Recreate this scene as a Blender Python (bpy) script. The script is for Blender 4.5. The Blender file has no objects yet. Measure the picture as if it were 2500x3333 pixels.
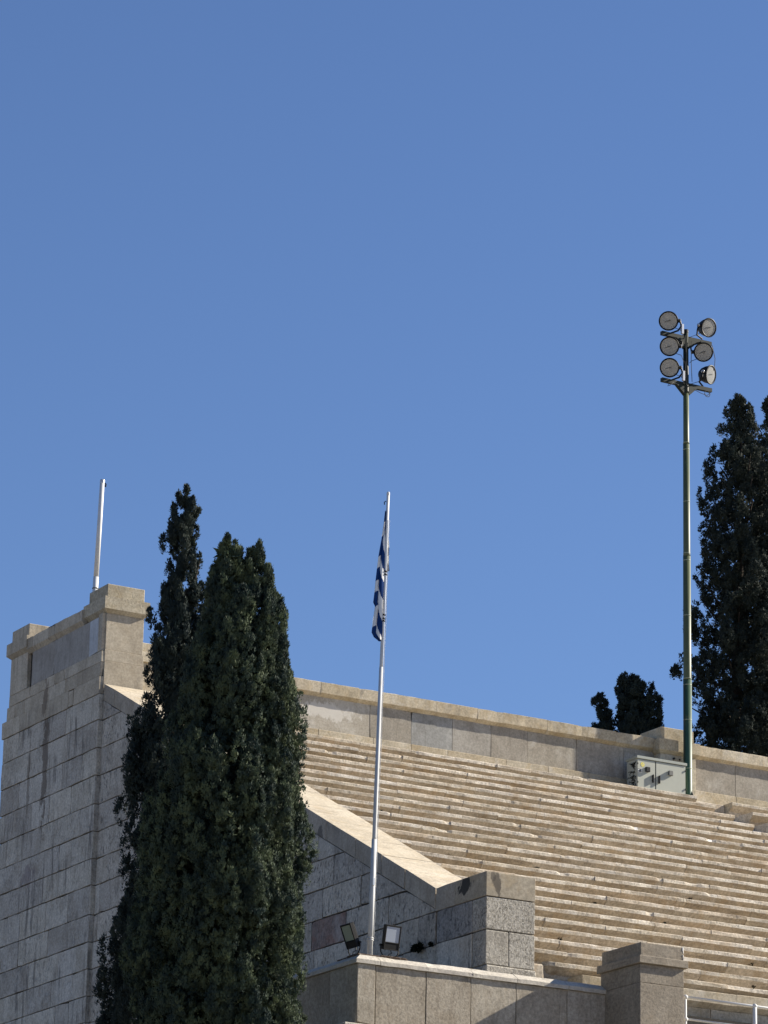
import bpy, bmesh, math, random
import numpy as np
from mathutils import Vector, Matrix, Quaternion
from mathutils import noise as mnoise

S = bpy.context.scene
C = S.collection
RND = random.Random(7)
PI = math.pi

# ------------------------------------------------------------------ camera
cam_d = bpy.data.cameras.new('camera')
cam = bpy.data.objects.new('camera', cam_d)
C.objects.link(cam)
cam_d.sensor_fit = 'HORIZONTAL'
cam_d.sensor_width = 36.0
cam_d.lens = 176.887
cam_d.clip_start = 0.5
cam_d.clip_end = 6000
_p, _r, _y = 0.30793295, 0.02071541, 0.51986494          # pitch, roll, heading (clockwise from +Y)
fwd = Vector((math.sin(_y) * math.cos(_p), math.cos(_y) * math.cos(_p), math.sin(_p)))
rgt0 = Vector((math.cos(_y), -math.sin(_y), 0))
up0 = rgt0.cross(fwd)
rgt = rgt0 * math.cos(_r) + up0 * math.sin(_r)
up = up0 * math.cos(_r) - rgt0 * math.sin(_r)
M = Matrix((rgt, up, -fwd)).transposed().to_4x4()
M.translation = Vector((0, 0, 1.6))
cam.matrix_world = M
S.camera = cam

# ------------------------------------------------------------------ sky, sun, exposure
SUN = Vector((1.0, -0.203, 0.58)).normalized()
SUN_EL = math.asin(SUN.z)
SUN_AZ = math.atan2(SUN.x, SUN.y)                         # clockwise from +Y
w = bpy.data.worlds.new('World')
S.world = w
w.use_nodes = True
nt = w.node_tree
nt.nodes.clear()
sky = nt.nodes.new('ShaderNodeTexSky')
sky.sky_type = 'NISHITA'
sky.sun_disc = False
sky.sun_elevation = SUN_EL
sky.sun_rotation = SUN_AZ
sky.altitude = 100
sky.air_density = 1.0
sky.dust_density = 0.0
sky.ozone_density = 6.0
bg = nt.nodes.new('ShaderNodeBackground')
bg.inputs['Strength'].default_value = 0.055
wo = nt.nodes.new('ShaderNodeOutputWorld')
tint = nt.nodes.new('ShaderNodeMix')
tint.data_type = 'RGBA'
tint.blend_type = 'MULTIPLY'
tint.inputs[0].default_value = 1.0
tint.inputs[7].default_value = (0.98, 0.925, 1.0, 1)       # the camera's slightly violet rendering of clear sky
nt.links.new(sky.outputs[0], tint.inputs[6])
nt.links.new(tint.outputs[2], bg.inputs[0])
nt.links.new(bg.outputs[0], wo.inputs[0])

sl = bpy.data.lights.new('sun', 'SUN')
sl.energy = 4.6
sl.angle = math.radians(0.53)
sl.color = (1.0, 0.915, 0.78)
so = bpy.data.objects.new('sun', sl)
so.rotation_euler = SUN.to_track_quat('Z', 'Y').to_euler()
so.location = (60, 20, 60)
C.objects.link(so)

S.view_settings.view_transform = 'Standard'
S.view_settings.look = 'None'
S.view_settings.gamma = 1
S.view_settings.use_curve_mapping = False
S.view_settings.exposure = 1.2

# ------------------------------------------------------------------ object helpers
def thing(name, label, cat, loc=(0, 0, 0), group=None):
    o = bpy.data.objects.new(name, None)
    o.empty_display_size = 0.2
    C.objects.link(o)
    o.location = loc
    o['label'] = label
    o['category'] = cat
    if group:
        o['group'] = group
    return o

def tag(o, label=None, cat=None, group=None, kind=None):
    for k, v in (('label', label), ('category', cat), ('group', group), ('kind', kind)):
        if v:
            o[k] = v
    return o

def wloc(o):
    v = Vector((0, 0, 0))
    while o is not None:
        v += o.location
        o = o.parent
    return v

def link(name, me, mats, parent=None, smooth=False, center=True):
    """mesh data given in world coordinates -> one object, origin at its own centre, parented without moving"""
    if not isinstance(mats, (list, tuple)):
        mats = [mats]
    for m in mats:
        me.materials.append(m)
    n = len(me.vertices)
    co = np.empty(n * 3, dtype=np.float32)
    me.vertices.foreach_get('co', co)
    co = co.reshape(-1, 3)
    c = (co.min(0) + co.max(0)) / 2 if center else np.zeros(3, dtype=np.float32)
    co -= c.astype(np.float32)
    me.vertices.foreach_set('co', co.ravel())
    me.update()
    if smooth:
        me.polygons.foreach_set('use_smooth', [True] * len(me.polygons))
    o = bpy.data.objects.new(name, me)
    C.objects.link(o)
    if parent is not None:
        o.parent = parent
        o.location = Vector([float(a) for a in c]) - wloc(parent)
    else:
        o.location = Vector([float(a) for a in c])
    return o

class MB:
    def __init__(s):
        s.v = []; s.f = []; s.m = []
    def add(s, vs, fs, mi=0):
        b = len(s.v)
        s.v += [tuple(p) for p in vs]
        for k, f in enumerate(fs):
            s.f.append(tuple(i + b for i in f))
            s.m.append(mi if isinstance(mi, int) else mi[k])
        return s
    def box(s, x0, x1, y0, y1, z0, z1, bev=0.0, mi=0, jit=0.0):
        if bev <= 0:
            vs = [(x, y, z) for z in (z0, z1) for y in (y0, y1) for x in (x0, x1)]
            s.add(vs, [(0, 2, 3, 1), (4, 5, 7, 6), (0, 1, 5, 4), (2, 6, 7, 3), (0, 4, 6, 2), (1, 3, 7, 5)], mi)
            return s
        bm = bmesh.new()
        bmesh.ops.create_cube(bm, size=1.0)
        for v in bm.verts:
            v.co = Vector(((x0 + x1) / 2 + v.co.x * (x1 - x0), (y0 + y1) / 2 + v.co.y * (y1 - y0), (z0 + z1) / 2 + v.co.z * (z1 - z0)))
            if jit:
                v.co += Vector((RND.uniform(-jit, jit), RND.uniform(-jit, jit), RND.uniform(-jit, jit)))
        bmesh.ops.bevel(bm, geom=list(bm.edges), offset=bev, segments=1, affect='EDGES', profile=0.5)
        bm.verts.index_update()
        s.add([v.co[:] for v in bm.verts], [[v.index for v in f.verts] for f in bm.faces], mi)
        bm.free()
        return s
    def prism(s, prof, axis, a, b, mi=0):
        """prof: list of the two other coordinates; extruded along axis from a to b"""
        n = len(prof)
        def P(t, q):
            if axis == 'X': return (t, q[0], q[1])
            if axis == 'Y': return (q[0], t, q[1])
            return (q[0], q[1], t)
        vs = [P(a, q) for q in prof] + [P(b, q) for q in prof]
        fs = [tuple(range(n)), tuple(range(2 * n - 1, n - 1, -1))] + [(i, n + i, n + (i + 1) % n, (i + 1) % n) for i in range(n)]
        return s.add(vs, fs, mi)
    def tube(s, pts, rad, n=8, mi=0, caps=True):
        pts = [Vector(p) for p in pts]
        if not isinstance(rad, (list, tuple)):
            rad = [rad] * len(pts)
        rings = []
        ref = None
        vs = []
        for i, p in enumerate(pts):
            t = (pts[min(i + 1, len(pts) - 1)] - pts[max(i - 1, 0)])
            t.normalize()
            if ref is None:
                ref = Vector((0, 0, 1)) if abs(t.z) < 0.9 else Vector((1, 0, 0))
            a = (ref - t * ref.dot(t)).normalized()
            ref = a
            b = t.cross(a)
            for k in range(n):
                an = 2 * PI * k / n
                vs.append(p + (a * math.cos(an) + b * math.sin(an)) * rad[i])
        fs = []
        for i in range(len(pts) - 1):
            for k in range(n):
                fs.append((i * n + k, i * n + (k + 1) % n, (i + 1) * n + (k + 1) % n, (i + 1) * n + k))
        if caps:
            fs.append(tuple(range(n - 1, -1, -1)))
            e = (len(pts) - 1) * n
            fs.append(tuple(range(e, e + n)))
        return s.add(vs, fs, mi)
    def lathe(s, prof, mat, n=24, mi=0):
        """prof: (radius, height along local z); mat: placement"""
        vs = []
        for r, z in prof:
            for k in range(n):
                an = 2 * PI * k / n
                vs.append(mat @ Vector((r * math.cos(an), r * math.sin(an), z)))
        fs = []
        for i in range(len(prof) - 1):
            for k in range(n):
                fs.append((i * n + k, i * n + (k + 1) % n, (i + 1) * n + (k + 1) % n, (i + 1) * n + k))
        return s.add(vs, fs, mi)
    def mesh(s, name, fix=True):
        me = bpy.data.meshes.new(name)
        me.from_pydata(s.v, [], s.f)
        if any(s.m):
            me.polygons.foreach_set('material_index', s.m)
        if fix:
            bm = bmesh.new(); bm.from_mesh(me)
            bmesh.ops.recalc_face_normals(bm, faces=bm.faces)
            bm.to_mesh(me); bm.free()
        me.update()
        return me
    def build(s, name, mats, parent=None, smooth=False, fix=True):
        return link(name, s.mesh(name, fix), mats, parent, smooth)

# ------------------------------------------------------------------ materials
class NG:
    def __init__(s, name):
        s.m = bpy.data.materials.new(name)
        s.m.use_nodes = True
        s.t = s.m.node_tree
        s.t.nodes.clear()
        s.out = s.t.nodes.new('ShaderNodeOutputMaterial')
        s.b = s.t.nodes.new('ShaderNodeBsdfPrincipled')
        s.t.links.new(s.b.outputs[0], s.out.inputs[0])
    def n(s, ty, **kw):
        nd = s.t.nodes.new(ty)
        for k, v in kw.items():
            setattr(nd, k, v)
        return nd
    def set(s, sock, v):
        if hasattr(v, 'is_output'):
            s.t.links.new(v, sock)
        elif isinstance(v, (tuple, list)) and len(v) == 3 and sock.type == 'RGBA':
            sock.default_value = (*v, 1)
        else:
            sock.default_value = v
    def math(s, op, a, b=0.0, clamp=False):
        nd = s.n('ShaderNodeMath', operation=op, use_clamp=clamp)
        s.set(nd.inputs[0], a); s.set(nd.inputs[1], b)
        return nd.outputs[0]
    def vmath(s, op, a, b):
        nd = s.n('ShaderNodeVectorMath', operation=op)
        s.set(nd.inputs[0], a); s.set(nd.inputs[1], b)
        return nd.outputs[0]
    def mix(s, fac, a, b, mode='MIX'):
        nd = s.n('ShaderNodeMix', data_type='RGBA', blend_type=mode)
        s.set(nd.inputs[0], fac); s.set(nd.inputs[6], a); s.set(nd.inputs[7], b)
        return nd.outputs[2]
    def ramp(s, fac, stops, interp='LINEAR'):
        nd = s.n('ShaderNodeValToRGB')
        cr = nd.color_ramp
        cr.interpolation = interp
        while len(cr.elements) < len(stops):
            cr.elements.new(0.5)
        for e, (p, c) in zip(cr.elements, stops):
            e.position = p
            e.color = (c, c, c, 1) if isinstance(c, (int, float)) else (*c, 1)
        s.set(nd.inputs[0], fac)
        return nd.outputs[0]
    def noise(s, vec, scale, detail=4, rough=0.55, dist=0.0):
        nd = s.n('ShaderNodeTexNoise')
        s.set(nd.inputs['Vector'], vec)
        nd.inputs['Scale'].default_value = scale
        nd.inputs['Detail'].default_value = detail
        nd.inputs['Roughness'].default_value = rough
        nd.inputs['Distortion'].default_value = dist
        return nd.outputs[0]
    def smooth(s, x, a, b):
        nd = s.n('ShaderNodeMapRange', interpolation_type='SMOOTHSTEP')
        s.set(nd.inputs[0], x)
        nd.inputs[1].default_value = a; nd.inputs[2].default_value = b
        return nd.outputs[0]
    def bump(s, h, strength=0.4, dist=0.01):
        nd = s.n('ShaderNodeBump')
        nd.inputs['Strength'].default_value = strength
        nd.inputs['Distance'].default_value = dist
        s.set(nd.inputs['Height'], h)
        s.t.links.new(nd.outputs[0], s.b.inputs['Normal'])

def stone(name, tints, mott=0.35, fine=0.25, streak=0.0, pits=0.0, vein=0.0, tan=0.0, tancol=(0.34, 0.24, 0.13),
          bump=0.35, bdist=0.012, spots=(), rough=0.85, streakcol=(0.10, 0.09, 0.08), pitscale=1.0, grain='Z', pale=0.0):
    g = NG(name)
    pos = g.n('ShaderNodeNewGeometry').outputs['Position']
    rnd = g.n('ShaderNodeObjectInfo').outputs['Random']
    comb = g.n('ShaderNodeCombineXYZ')
    g.set(comb.inputs[0], g.math('MULTIPLY', rnd, 37.0)); g.set(comb.inputs[1], g.math('MULTIPLY', rnd, 91.0)); g.set(comb.inputs[2], g.math('MULTIPLY', rnd, 53.0))
    p = g.vmath('ADD', pos, comb.outputs[0])
    n = len(tints)
    col = g.ramp(rnd, [((i + 0.0) / n, t) for i, t in enumerate(tints)], 'CONSTANT')
    big = g.noise(p, 1.6, 6, 0.62, 0.6)
    col = g.mix(g.math('MULTIPLY', g.smooth(big, 0.38, 0.66), mott), col, g.mix(1.0, col, (0.55, 0.52, 0.48), 'MULTIPLY'))
    fn = g.noise(p, 22, 8, 0.7)
    fv = g.math('ADD', g.math('MULTIPLY', g.smooth(fn, .30, .70), fine * 2), 1.0 - fine)
    fc = g.n('ShaderNodeCombineColor')
    for i in range(3): g.set(fc.inputs[i], fv)
    col = g.mix(1.0, col, fc.outputs[0], 'MULTIPLY')
    if tan:
        tn = g.noise(p, 2.6, 6, 0.65, 0.8)
        col = g.mix(g.math('MULTIPLY', g.smooth(tn, 0.48, 0.68), tan), col, tancol)
    if pale:
        pn = g.noise(g.vmath('ADD', p, (5, 9, 2)), 1.7, 7, 0.65, 0.7)
        col = g.mix(g.math('MULTIPLY', g.smooth(pn, 0.52, 0.66), pale), col, (0.62, 0.60, 0.55))
    if vein:
        sc = (1.0, 1.0, 0.22) if grain == 'Z' else (0.25, 0.25, 1.6)
        vn = g.noise(g.vmath('MULTIPLY', p, sc), 5.5, 7, 0.65, 1.6)
        col = g.mix(g.math('MULTIPLY', g.smooth(vn, 0.5, 0.68), vein), col, g.mix(1.0, col, (0.50, 0.47, 0.44), 'MULTIPLY'))
    h = g.math('MULTIPLY', fn, 0.5)
    if streak:
        sn = g.noise(g.vmath('MULTIPLY', pos, (6.0, 6.0, 0.42)), 1.15, 7, 0.66, 0.35)
        sm = g.noise(g.vmath('ADD', pos, (3, 7, 1)), 0.8, 4, 0.6)
        f = g.math('MULTIPLY', g.smooth(sn, 0.49, 0.63), g.smooth(sm, 0.44, 0.62))
        col = g.mix(g.math('MULTIPLY', f, streak), col, streakcol)
        s2 = g.noise(g.vmath('MULTIPLY', pos, (26.0, 26.0, 2.2)), 1.0, 4, 0.6, 0.4)
        col = g.mix(g.math('MULTIPLY', g.smooth(s2, 0.58, 0.68), streak * 0.5), col, streakcol)
    if pits:
        pn = g.noise(g.vmath('MULTIPLY', p, (1, 1, 0.5)), 19 * pitscale, 8, 0.72, 0.25)
        pm = g.noise(p, 1.1, 3, 0.6)
        pf = g.math('MULTIPLY', g.smooth(pn, 0.54, 0.63), g.smooth(pm, 0.36, 0.60))
        col = g.mix(g.math('MULTIPLY', pf, pits), col, (0.085, 0.080, 0.074))
        h = g.math('SUBTRACT', h, g.math('MULTIPLY', pf, 1.6))
    for (c, r, sc, amt) in spots:
        d = g.vmath('MULTIPLY', g.vmath('SUBTRACT', pos, c), tuple(1.0 / k for k in r))
        ln = g.n('ShaderNodeVectorMath', operation='LENGTH'); g.set(ln.inputs[0], d)
        dn = g.noise(g.vmath('MULTIPLY', pos, (1.0, 1.0, 0.55)), 6.0, 6, 0.7, 0.4)
        dd = g.math('ADD', ln.outputs['Value'], g.math('MULTIPLY', g.math('SUBTRACT', dn, 0.5), 3.4))
        col = g.mix(g.math('MULTIPLY', g.smooth(dd, 1.05, 0.7), amt), col, sc)
    g.set(g.b.inputs['Base Color'], col)
    g.b.inputs['Roughness'].default_value = rough
    g.b.inputs['Specular IOR Level'].default_value = 0.25
    g.bump(h, bump, bdist)
    return g.m

def paint(name, col, rough=0.5, metal=0.0, var=0.15, scale=9.0, dirt=None, dirtamt=0.0, spec=0.4):
    g = NG(name)
    pos = g.n('ShaderNodeNewGeometry').outputs['Position']
    nz = g.noise(pos, scale, 5, 0.6)
    c = g.mix(g.math('MULTIPLY', g.smooth(nz, 0.35, 0.7), var), col, g.mix(1.0, col, (0.55, 0.53, 0.5), 'MULTIPLY'))
    if dirt:
        dn = g.noise(g.vmath('MULTIPLY', pos, (3, 3, 1.1)), scale * 0.6, 6, 0.65, 0.3)
        c = g.mix(g.math('MULTIPLY', g.smooth(dn, 0.54, 0.66), dirtamt), c, dirt)
    g.set(g.b.inputs['Base Color'], c)
    g.b.inputs['Roughness'].default_value = rough
    g.b.inputs['Metallic'].default_value = metal
    g.b.inputs['Specular IOR Level'].default_value = spec
    g.bump(nz, 0.06, 0.004)
    return g.m

def foliage(name, dark, light, warm, transl=0.18):
    g = NG(name)
    pos = g.n('ShaderNodeNewGeometry').outputs['Position']
    n1 = g.noise(pos, 3.2, 3, 0.55)
    n2 = g.noise(pos, 24, 2, 0.5)
    c = g.mix(g.smooth(n1, 0.35, 0.68), dark, light)
    c = g.mix(g.math('MULTIPLY', g.smooth(n2, 0.60, 0.72), 0.22), c, warm)
    g.set(g.b.inputs['Base Color'], c)
    g.b.inputs['Roughness'].default_value = 0.7
    g.b.inputs['Specular IOR Level'].default_value = 0.15
    tr = g.n('ShaderNodeBsdfTranslucent')
    g.set(tr.inputs[0], c)
    mx = g.n('ShaderNodeMixShader')
    mx.inputs[0].default_value = transl
    g.t.links.new(g.b.outputs[0], mx.inputs[1]); g.t.links.new(tr.outputs[0], mx.inputs[2])
    g.t.links.new(mx.outputs[0], g.out.inputs[0])
    return g.m

M_TOWER = stone('weathered_tower_stone', [(.50, .465, .395), (.45, .418, .362), (.535, .495, .415), (.42, .388, .335), (.485, .45, .385), (.52, .488, .425)],
                mott=.5, fine=.28, streak=.8, pits=.45, tan=.25, tancol=(.30, .24, .17), bump=.5,
                spots=[((30.7, 67.1, 19.5), (2, .15, 1.5), (.10, .075, .055), .75), ((30.7, 67.85, 19.3), (2, .07, 1.3), (.12, .095, .07), .6),
                       ((30.7, 69.1, 15.7), (2, .32, .36), (.19, .14, .08), .75), ((30.7, 67.7, 17.35), (2, .35, .25), (.20, .165, .165), .6)])
M_TOWERUP = stone('smooth_tower_marble', [(.46, .405, .315), (.49, .435, .342), (.425, .375, .292), (.50, .448, .358)], mott=.45, fine=.2, streak=.35, tan=.25,
                  tancol=(.30, .235, .15), vein=.2, bump=.2,
                  spots=[((30.7, 67.25, 21.0), (2, .13, .5), (.13, .095, .065), .7), ((30.6, 67.05, 22.4), (2, .14, .05), (.05, .04, .035), .9)])
M_PANELUP = stone('grey_tower_panel', [(.32, .305, .28), (.33, .31, .28)], mott=.4, fine=.12, streak=.2, vein=.35, bump=.15, pale=.15)
M_BLUE = stone('pale_blue_veined_marble', [(.47, .50, .53)], mott=.3, fine=.1, vein=.5, bump=.1)
M_CAP = stone('lichened_cap_stone', [(.40, .355, .265), (.42, .375, .285), (.385, .34, .25)], mott=.5, fine=.28, pits=.25, tan=.35, tancol=(.33, .25, .13), bump=.5)
M_RAKE = stone('pitted_wall_stone', [(.455, .415, .35), (.49, .448, .378), (.41, .375, .322), (.50, .455, .38)], mott=.5, fine=.28, streak=.35, pits=.85, tan=.12,
               bump=.6, bdist=.02, tancol=(.30, .25, .19))
M_RED = stone('reddish_wall_stone', [(.27, .20, .17)], mott=.6, fine=.3, streak=.5, pits=.6, tan=.6, tancol=(.25, .13, .09), bump=.6, pale=.3)
M_ROUGH = stone('rough_pitted_limestone', [(.42, .395, .345), (.395, .37, .32)], mott=.45, fine=.35, pits=.55, pitscale=2.6, bump=1.0, bdist=.03)
M_DARKST = stone('dark_crusted_stone', [(.27, .26, .245)], mott=.5, fine=.3, pits=.7, streak=.3, bump=.7)
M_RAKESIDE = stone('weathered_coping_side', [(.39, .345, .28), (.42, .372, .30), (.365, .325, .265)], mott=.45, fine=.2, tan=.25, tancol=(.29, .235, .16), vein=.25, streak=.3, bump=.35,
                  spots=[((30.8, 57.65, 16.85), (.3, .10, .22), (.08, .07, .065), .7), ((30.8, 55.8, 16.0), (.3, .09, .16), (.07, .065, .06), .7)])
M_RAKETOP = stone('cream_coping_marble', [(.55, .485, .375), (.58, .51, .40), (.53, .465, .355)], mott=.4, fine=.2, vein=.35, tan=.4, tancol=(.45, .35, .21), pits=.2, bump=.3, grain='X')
M_PEDTOP = stone('tan_pedestal_block', [(.37, .325, .25)], mott=.4, fine=.22, tan=.4, tancol=(.34, .255, .14), vein=.15, bump=.35,
                 spots=[((30.8, 50.98, 14.27), (.25, .22, .15), (.035, .033, .03), .95), ((31.03, 50.28, 14.2), (.07, .2, .19), (.07, .06, .05), .8),
                        ((30.93, 50.28, 14.33), (.04, .2, .06), (.07, .06, .05), .7)])
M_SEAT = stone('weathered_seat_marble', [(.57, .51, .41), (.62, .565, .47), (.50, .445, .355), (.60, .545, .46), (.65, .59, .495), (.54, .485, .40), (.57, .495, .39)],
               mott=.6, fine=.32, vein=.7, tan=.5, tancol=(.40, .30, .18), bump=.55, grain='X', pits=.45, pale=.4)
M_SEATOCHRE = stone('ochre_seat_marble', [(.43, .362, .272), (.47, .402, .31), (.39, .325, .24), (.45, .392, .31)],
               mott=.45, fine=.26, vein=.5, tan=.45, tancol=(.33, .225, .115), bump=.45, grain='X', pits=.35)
M_FRESH = stone('freshly_broken_marble', [(.78, .76, .71)], mott=.15, fine=.1, bump=.5)
M_COPING = stone('tan_parapet_coping', [(.46, .395, .285), (.50, .44, .33), (.42, .36, .255), (.47, .415, .315)], mott=.5, fine=.26, tan=.45, tancol=(.38, .285, .155), bump=.35, pale=.28)
M_PANEL = stone('grey_parapet_panel', [(.345, .315, .262), (.33, .31, .272), (.365, .332, .272), (.335, .305, .255)], mott=.45, fine=.2, vein=.3, bump=.25, pale=.2, streak=.1)
M_PANELBLUE = stone('blue_grey_parapet_panel', [(.29, .29, .275)], mott=.5, fine=.16, vein=.4, bump=.25, pale=.22)
M_PANELPALE = stone('blotched_parapet_panel', [(.42, .385, .32)], mott=.35, fine=.18, vein=.15, bump=.3, pale=.35,
                    spots=[((37.6, 68, 21.85), (.75, .3, .19), (.60, .575, .52), .75)])
M_TERR = stone('brown_grey_terrace_marble', [(.37, .327, .26), (.39, .35, .282), (.35, .308, .243), (.38, .343, .285)], mott=.45, fine=.28, vein=.45, tan=.2, tancol=(.28, .215, .14), bump=.55, bdist=.02)
M_TERRCOP = stone('pale_terrace_coping', [(.52, .485, .42), (.50, .465, .40), (.54, .50, .435)], mott=.3, fine=.2, pits=.15, bump=.35)
M_PIER = stone('brown_pier_marble', [(.285, .248, .195), (.30, .262, .207)], mott=.4, fine=.25, vein=.4, tan=.2, tancol=(.30, .23, .15), bump=.55, bdist=.02, grain='X')
M_CORE = stone('wall_core', [(.035, .032, .029)], bump=.2)
M_MORTAR = stone('joint_mortar', [(.12, .11, .10)], bump=.3)
M_TANFILL = stone('tan_end_stone', [(.46, .35, .21)], mott=.3, fine=.2, bump=.4)
M_GROUND = stone('dark_paving', [(.25, .22, .178)], mott=.3, fine=.2, bump=.3)
M_HILL = stone('dry_earth', [(.20, .17, .12)], mott=.5, fine=.3, bump=.5)
M_WHITE = paint('white_pole_paint', (.60, .61, .61), .65, 0, .18, 5, dirt=(.45, .43, .40), dirtamt=.25)
M_POLEGREY = paint('galvanised_pole', (.62, .63, .64), .4, .2, .2, 6)
M_GREEN = paint('dark_green_mast_paint', (.030, .075, .045), .5, 0, .3, 3, dirt=(.12, .12, .055), dirtamt=.6)
M_GREENUP = paint('olive_mast_paint', (.075, .095, .045), .5, 0, .3, 3, dirt=(.045, .075, .04), dirtamt=.5)
M_BAND = paint('white_band_paint', (.22, .26, .20), .5, 0, .2)
M_ARM = paint('backlit_arm_paint', (.014, .020, .014), .55, 0, .3, spec=.25)  # colour darkened so the arms and mast top read as backlit
M_BLACK = paint('black_lamp_housing', (.008, .008, .009), .5, 0, .2, spec=.2)
M_KNOB = paint('bare_aluminium', (.60, .60, .60), .35, .6, .15)
M_REFL = paint('dull_reflector', (.62, .62, .60), .4, .2, .3, 9, dirt=(.12, .11, .10), dirtamt=.7)
M_BULB = paint('bulb_holder', (.05, .05, .05), .4)
M_CAB = paint('pale_green_cabinet_paint', (.37, .385, .33), .5, 0, .08, 6)
M_CABLID = paint('cabinet_lid_paint', (.30, .325, .29), .5, 0, .1)
M_GASKET = paint('dark_gasket', (.05, .055, .05), .6)
M_YELLOW = paint('yellow_sticker', (.62, .55, .10), .5)
M_LABEL = paint('white_label', (.75, .75, .72), .5)
M_GREYBOX = paint('grey_vent_box', (.13, .13, .12), .5)
M_RUST = paint('rusty_metal', (.11, .07, .045), .8, 0, .5, 18, dirt=(.42, .38, .33), dirtamt=.6)
M_CABLE = paint('black_cable', (.012, .012, .012), .6)
M_FBLUE = paint('flag_blue_cloth', (.010, .042, .16), .8, 0, .1, 12, spec=.1)
M_FWHITE = paint('flag_white_cloth', (.78, .78, .77), .8, 0, .08, 12, spec=.1)
M_GREEN_LENS = paint('greenish_floodlight_glass', (.36, .40, .32), .25, 0, .08)
M_LENS = paint('sky_painted_floodlight_glass', (.34, .38, .45), .22, 0, .06)  # bluish sky reflection put into the glass base colour
M_BARK = paint('grey_brown_bark', (.040, .033, .027), .9, 0, .5, 12, spec=.1)
M_CYP = foliage('cypress_foliage', (.022, .038, .034), (.088, .114, .062), (.19, .17, .09))
M_CYPD = foliage('dark_cypress_foliage', (.020, .032, .032), (.034, .046, .038), (.07, .066, .046))
M_CYPB = foliage('brownish_cypress_foliage', (.020, .030, .028), (.034, .043, .034), (.065, .058, .040))
M_WEED = foliage('dark_weed', (.012, .016, .010), (.02, .028, .014), (.04, .045, .02))

g = NG('lamp_glass')
fr = g.n('ShaderNodeFresnel'); fr.inputs[0].default_value = 1.3
tb = g.n('ShaderNodeBsdfTransparent'); tb.inputs[0].default_value = (.96, .97, .96, 1)
gb = g.n('ShaderNodeBsdfGlossy'); gb.inputs['Roughness'].default_value = .03
mx = g.n('ShaderNodeMixShader')
df = g.n('ShaderNodeBsdfDiffuse'); df.inputs[0].default_value = (.60, .60, .58, 1)
m2 = g.n('ShaderNodeMixShader'); m2.inputs[0].default_value = .42
g.t.links.new(fr.outputs[0], mx.inputs[0]); g.t.links.new(tb.outputs[0], mx.inputs[1]); g.t.links.new(gb.outputs[0], mx.inputs[2])
g.t.links.new(mx.outputs[0], m2.inputs[1]); g.t.links.new(df.outputs[0], m2.inputs[2])
g.t.links.new(m2.outputs[0], g.out.inputs[0])
M_GLASS = g.m

# ------------------------------------------------------------------ stone shapes
FX = (Vector((0, 1, 0)), Vector((0, 0, 1)), Vector((-1, 0, 0)))      # faces looking to -X: (u=Y, v=Z)
FY = (Vector((1, 0, 0)), Vector((0, 0, 1)), Vector((0, -1, 0)))      # faces looking to -Y: (u=X, v=Z)

def clip(poly, a, b, c):
    """keep a*u + b*v <= c"""
    out = []
    for i in range(len(poly)):
        p, q = poly[i], poly[(i + 1) % len(poly)]
        dp, dq = a * p[0] + b * p[1] - c, a * q[0] + b * q[1] - c
        if dp <= 0: out.append(p)
        if (dp < 0) != (dq < 0) and dp != dq:
            t = dp / (dp - dq)
            out.append((p[0] + (q[0] - p[0]) * t, p[1] + (q[1] - p[1]) * t))
    return out

def area(p):
    return 0.5 * sum(p[i][0] * p[(i + 1) % len(p)][1] - p[(i + 1) % len(p)][0] * p[i][1] for i in range(len(p)))

def clean(p, e=0.02):
    q = []
    for a in p:
        if not q or math.hypot(a[0] - q[-1][0], a[1] - q[-1][1]) > e: q.append(a)
    if len(q) > 2 and math.hypot(q[0][0] - q[-1][0], q[0][1] - q[-1][1]) <= e: q.pop()
    return q

def inset(poly, ds):
    n = len(poly); out = []
    for i in range(n):
        p0, p1, p2 = poly[i - 1], poly[i], poly[(i + 1) % n]
        d0, d1 = ds[i - 1], ds[i]
        def nrm(a, b):
            dx, dy = b[0] - a[0], b[1] - a[1]; l = math.hypot(dx, dy) or 1
            return -dy / l, dx / l
        n0, n1 = nrm(p0, p1), nrm(p1, p2)
        det = n0[0] * n1[1] - n0[1] * n1[0]
        c0 = n0[0] * p1[0] + n0[1] * p1[1] + d0
        c1 = n1[0] * p1[0] + n1[1] * p1[1] + d1
        if abs(det) < 0.05:
            out.append((p1[0] + n0[0] * d0, p1[1] + n0[1] * d0))
        else:
            out.append(((c0 * n1[1] - c1 * n0[1]) / det, (n0[0] * c1 - n1[0] * c0) / det))
    return out

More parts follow.
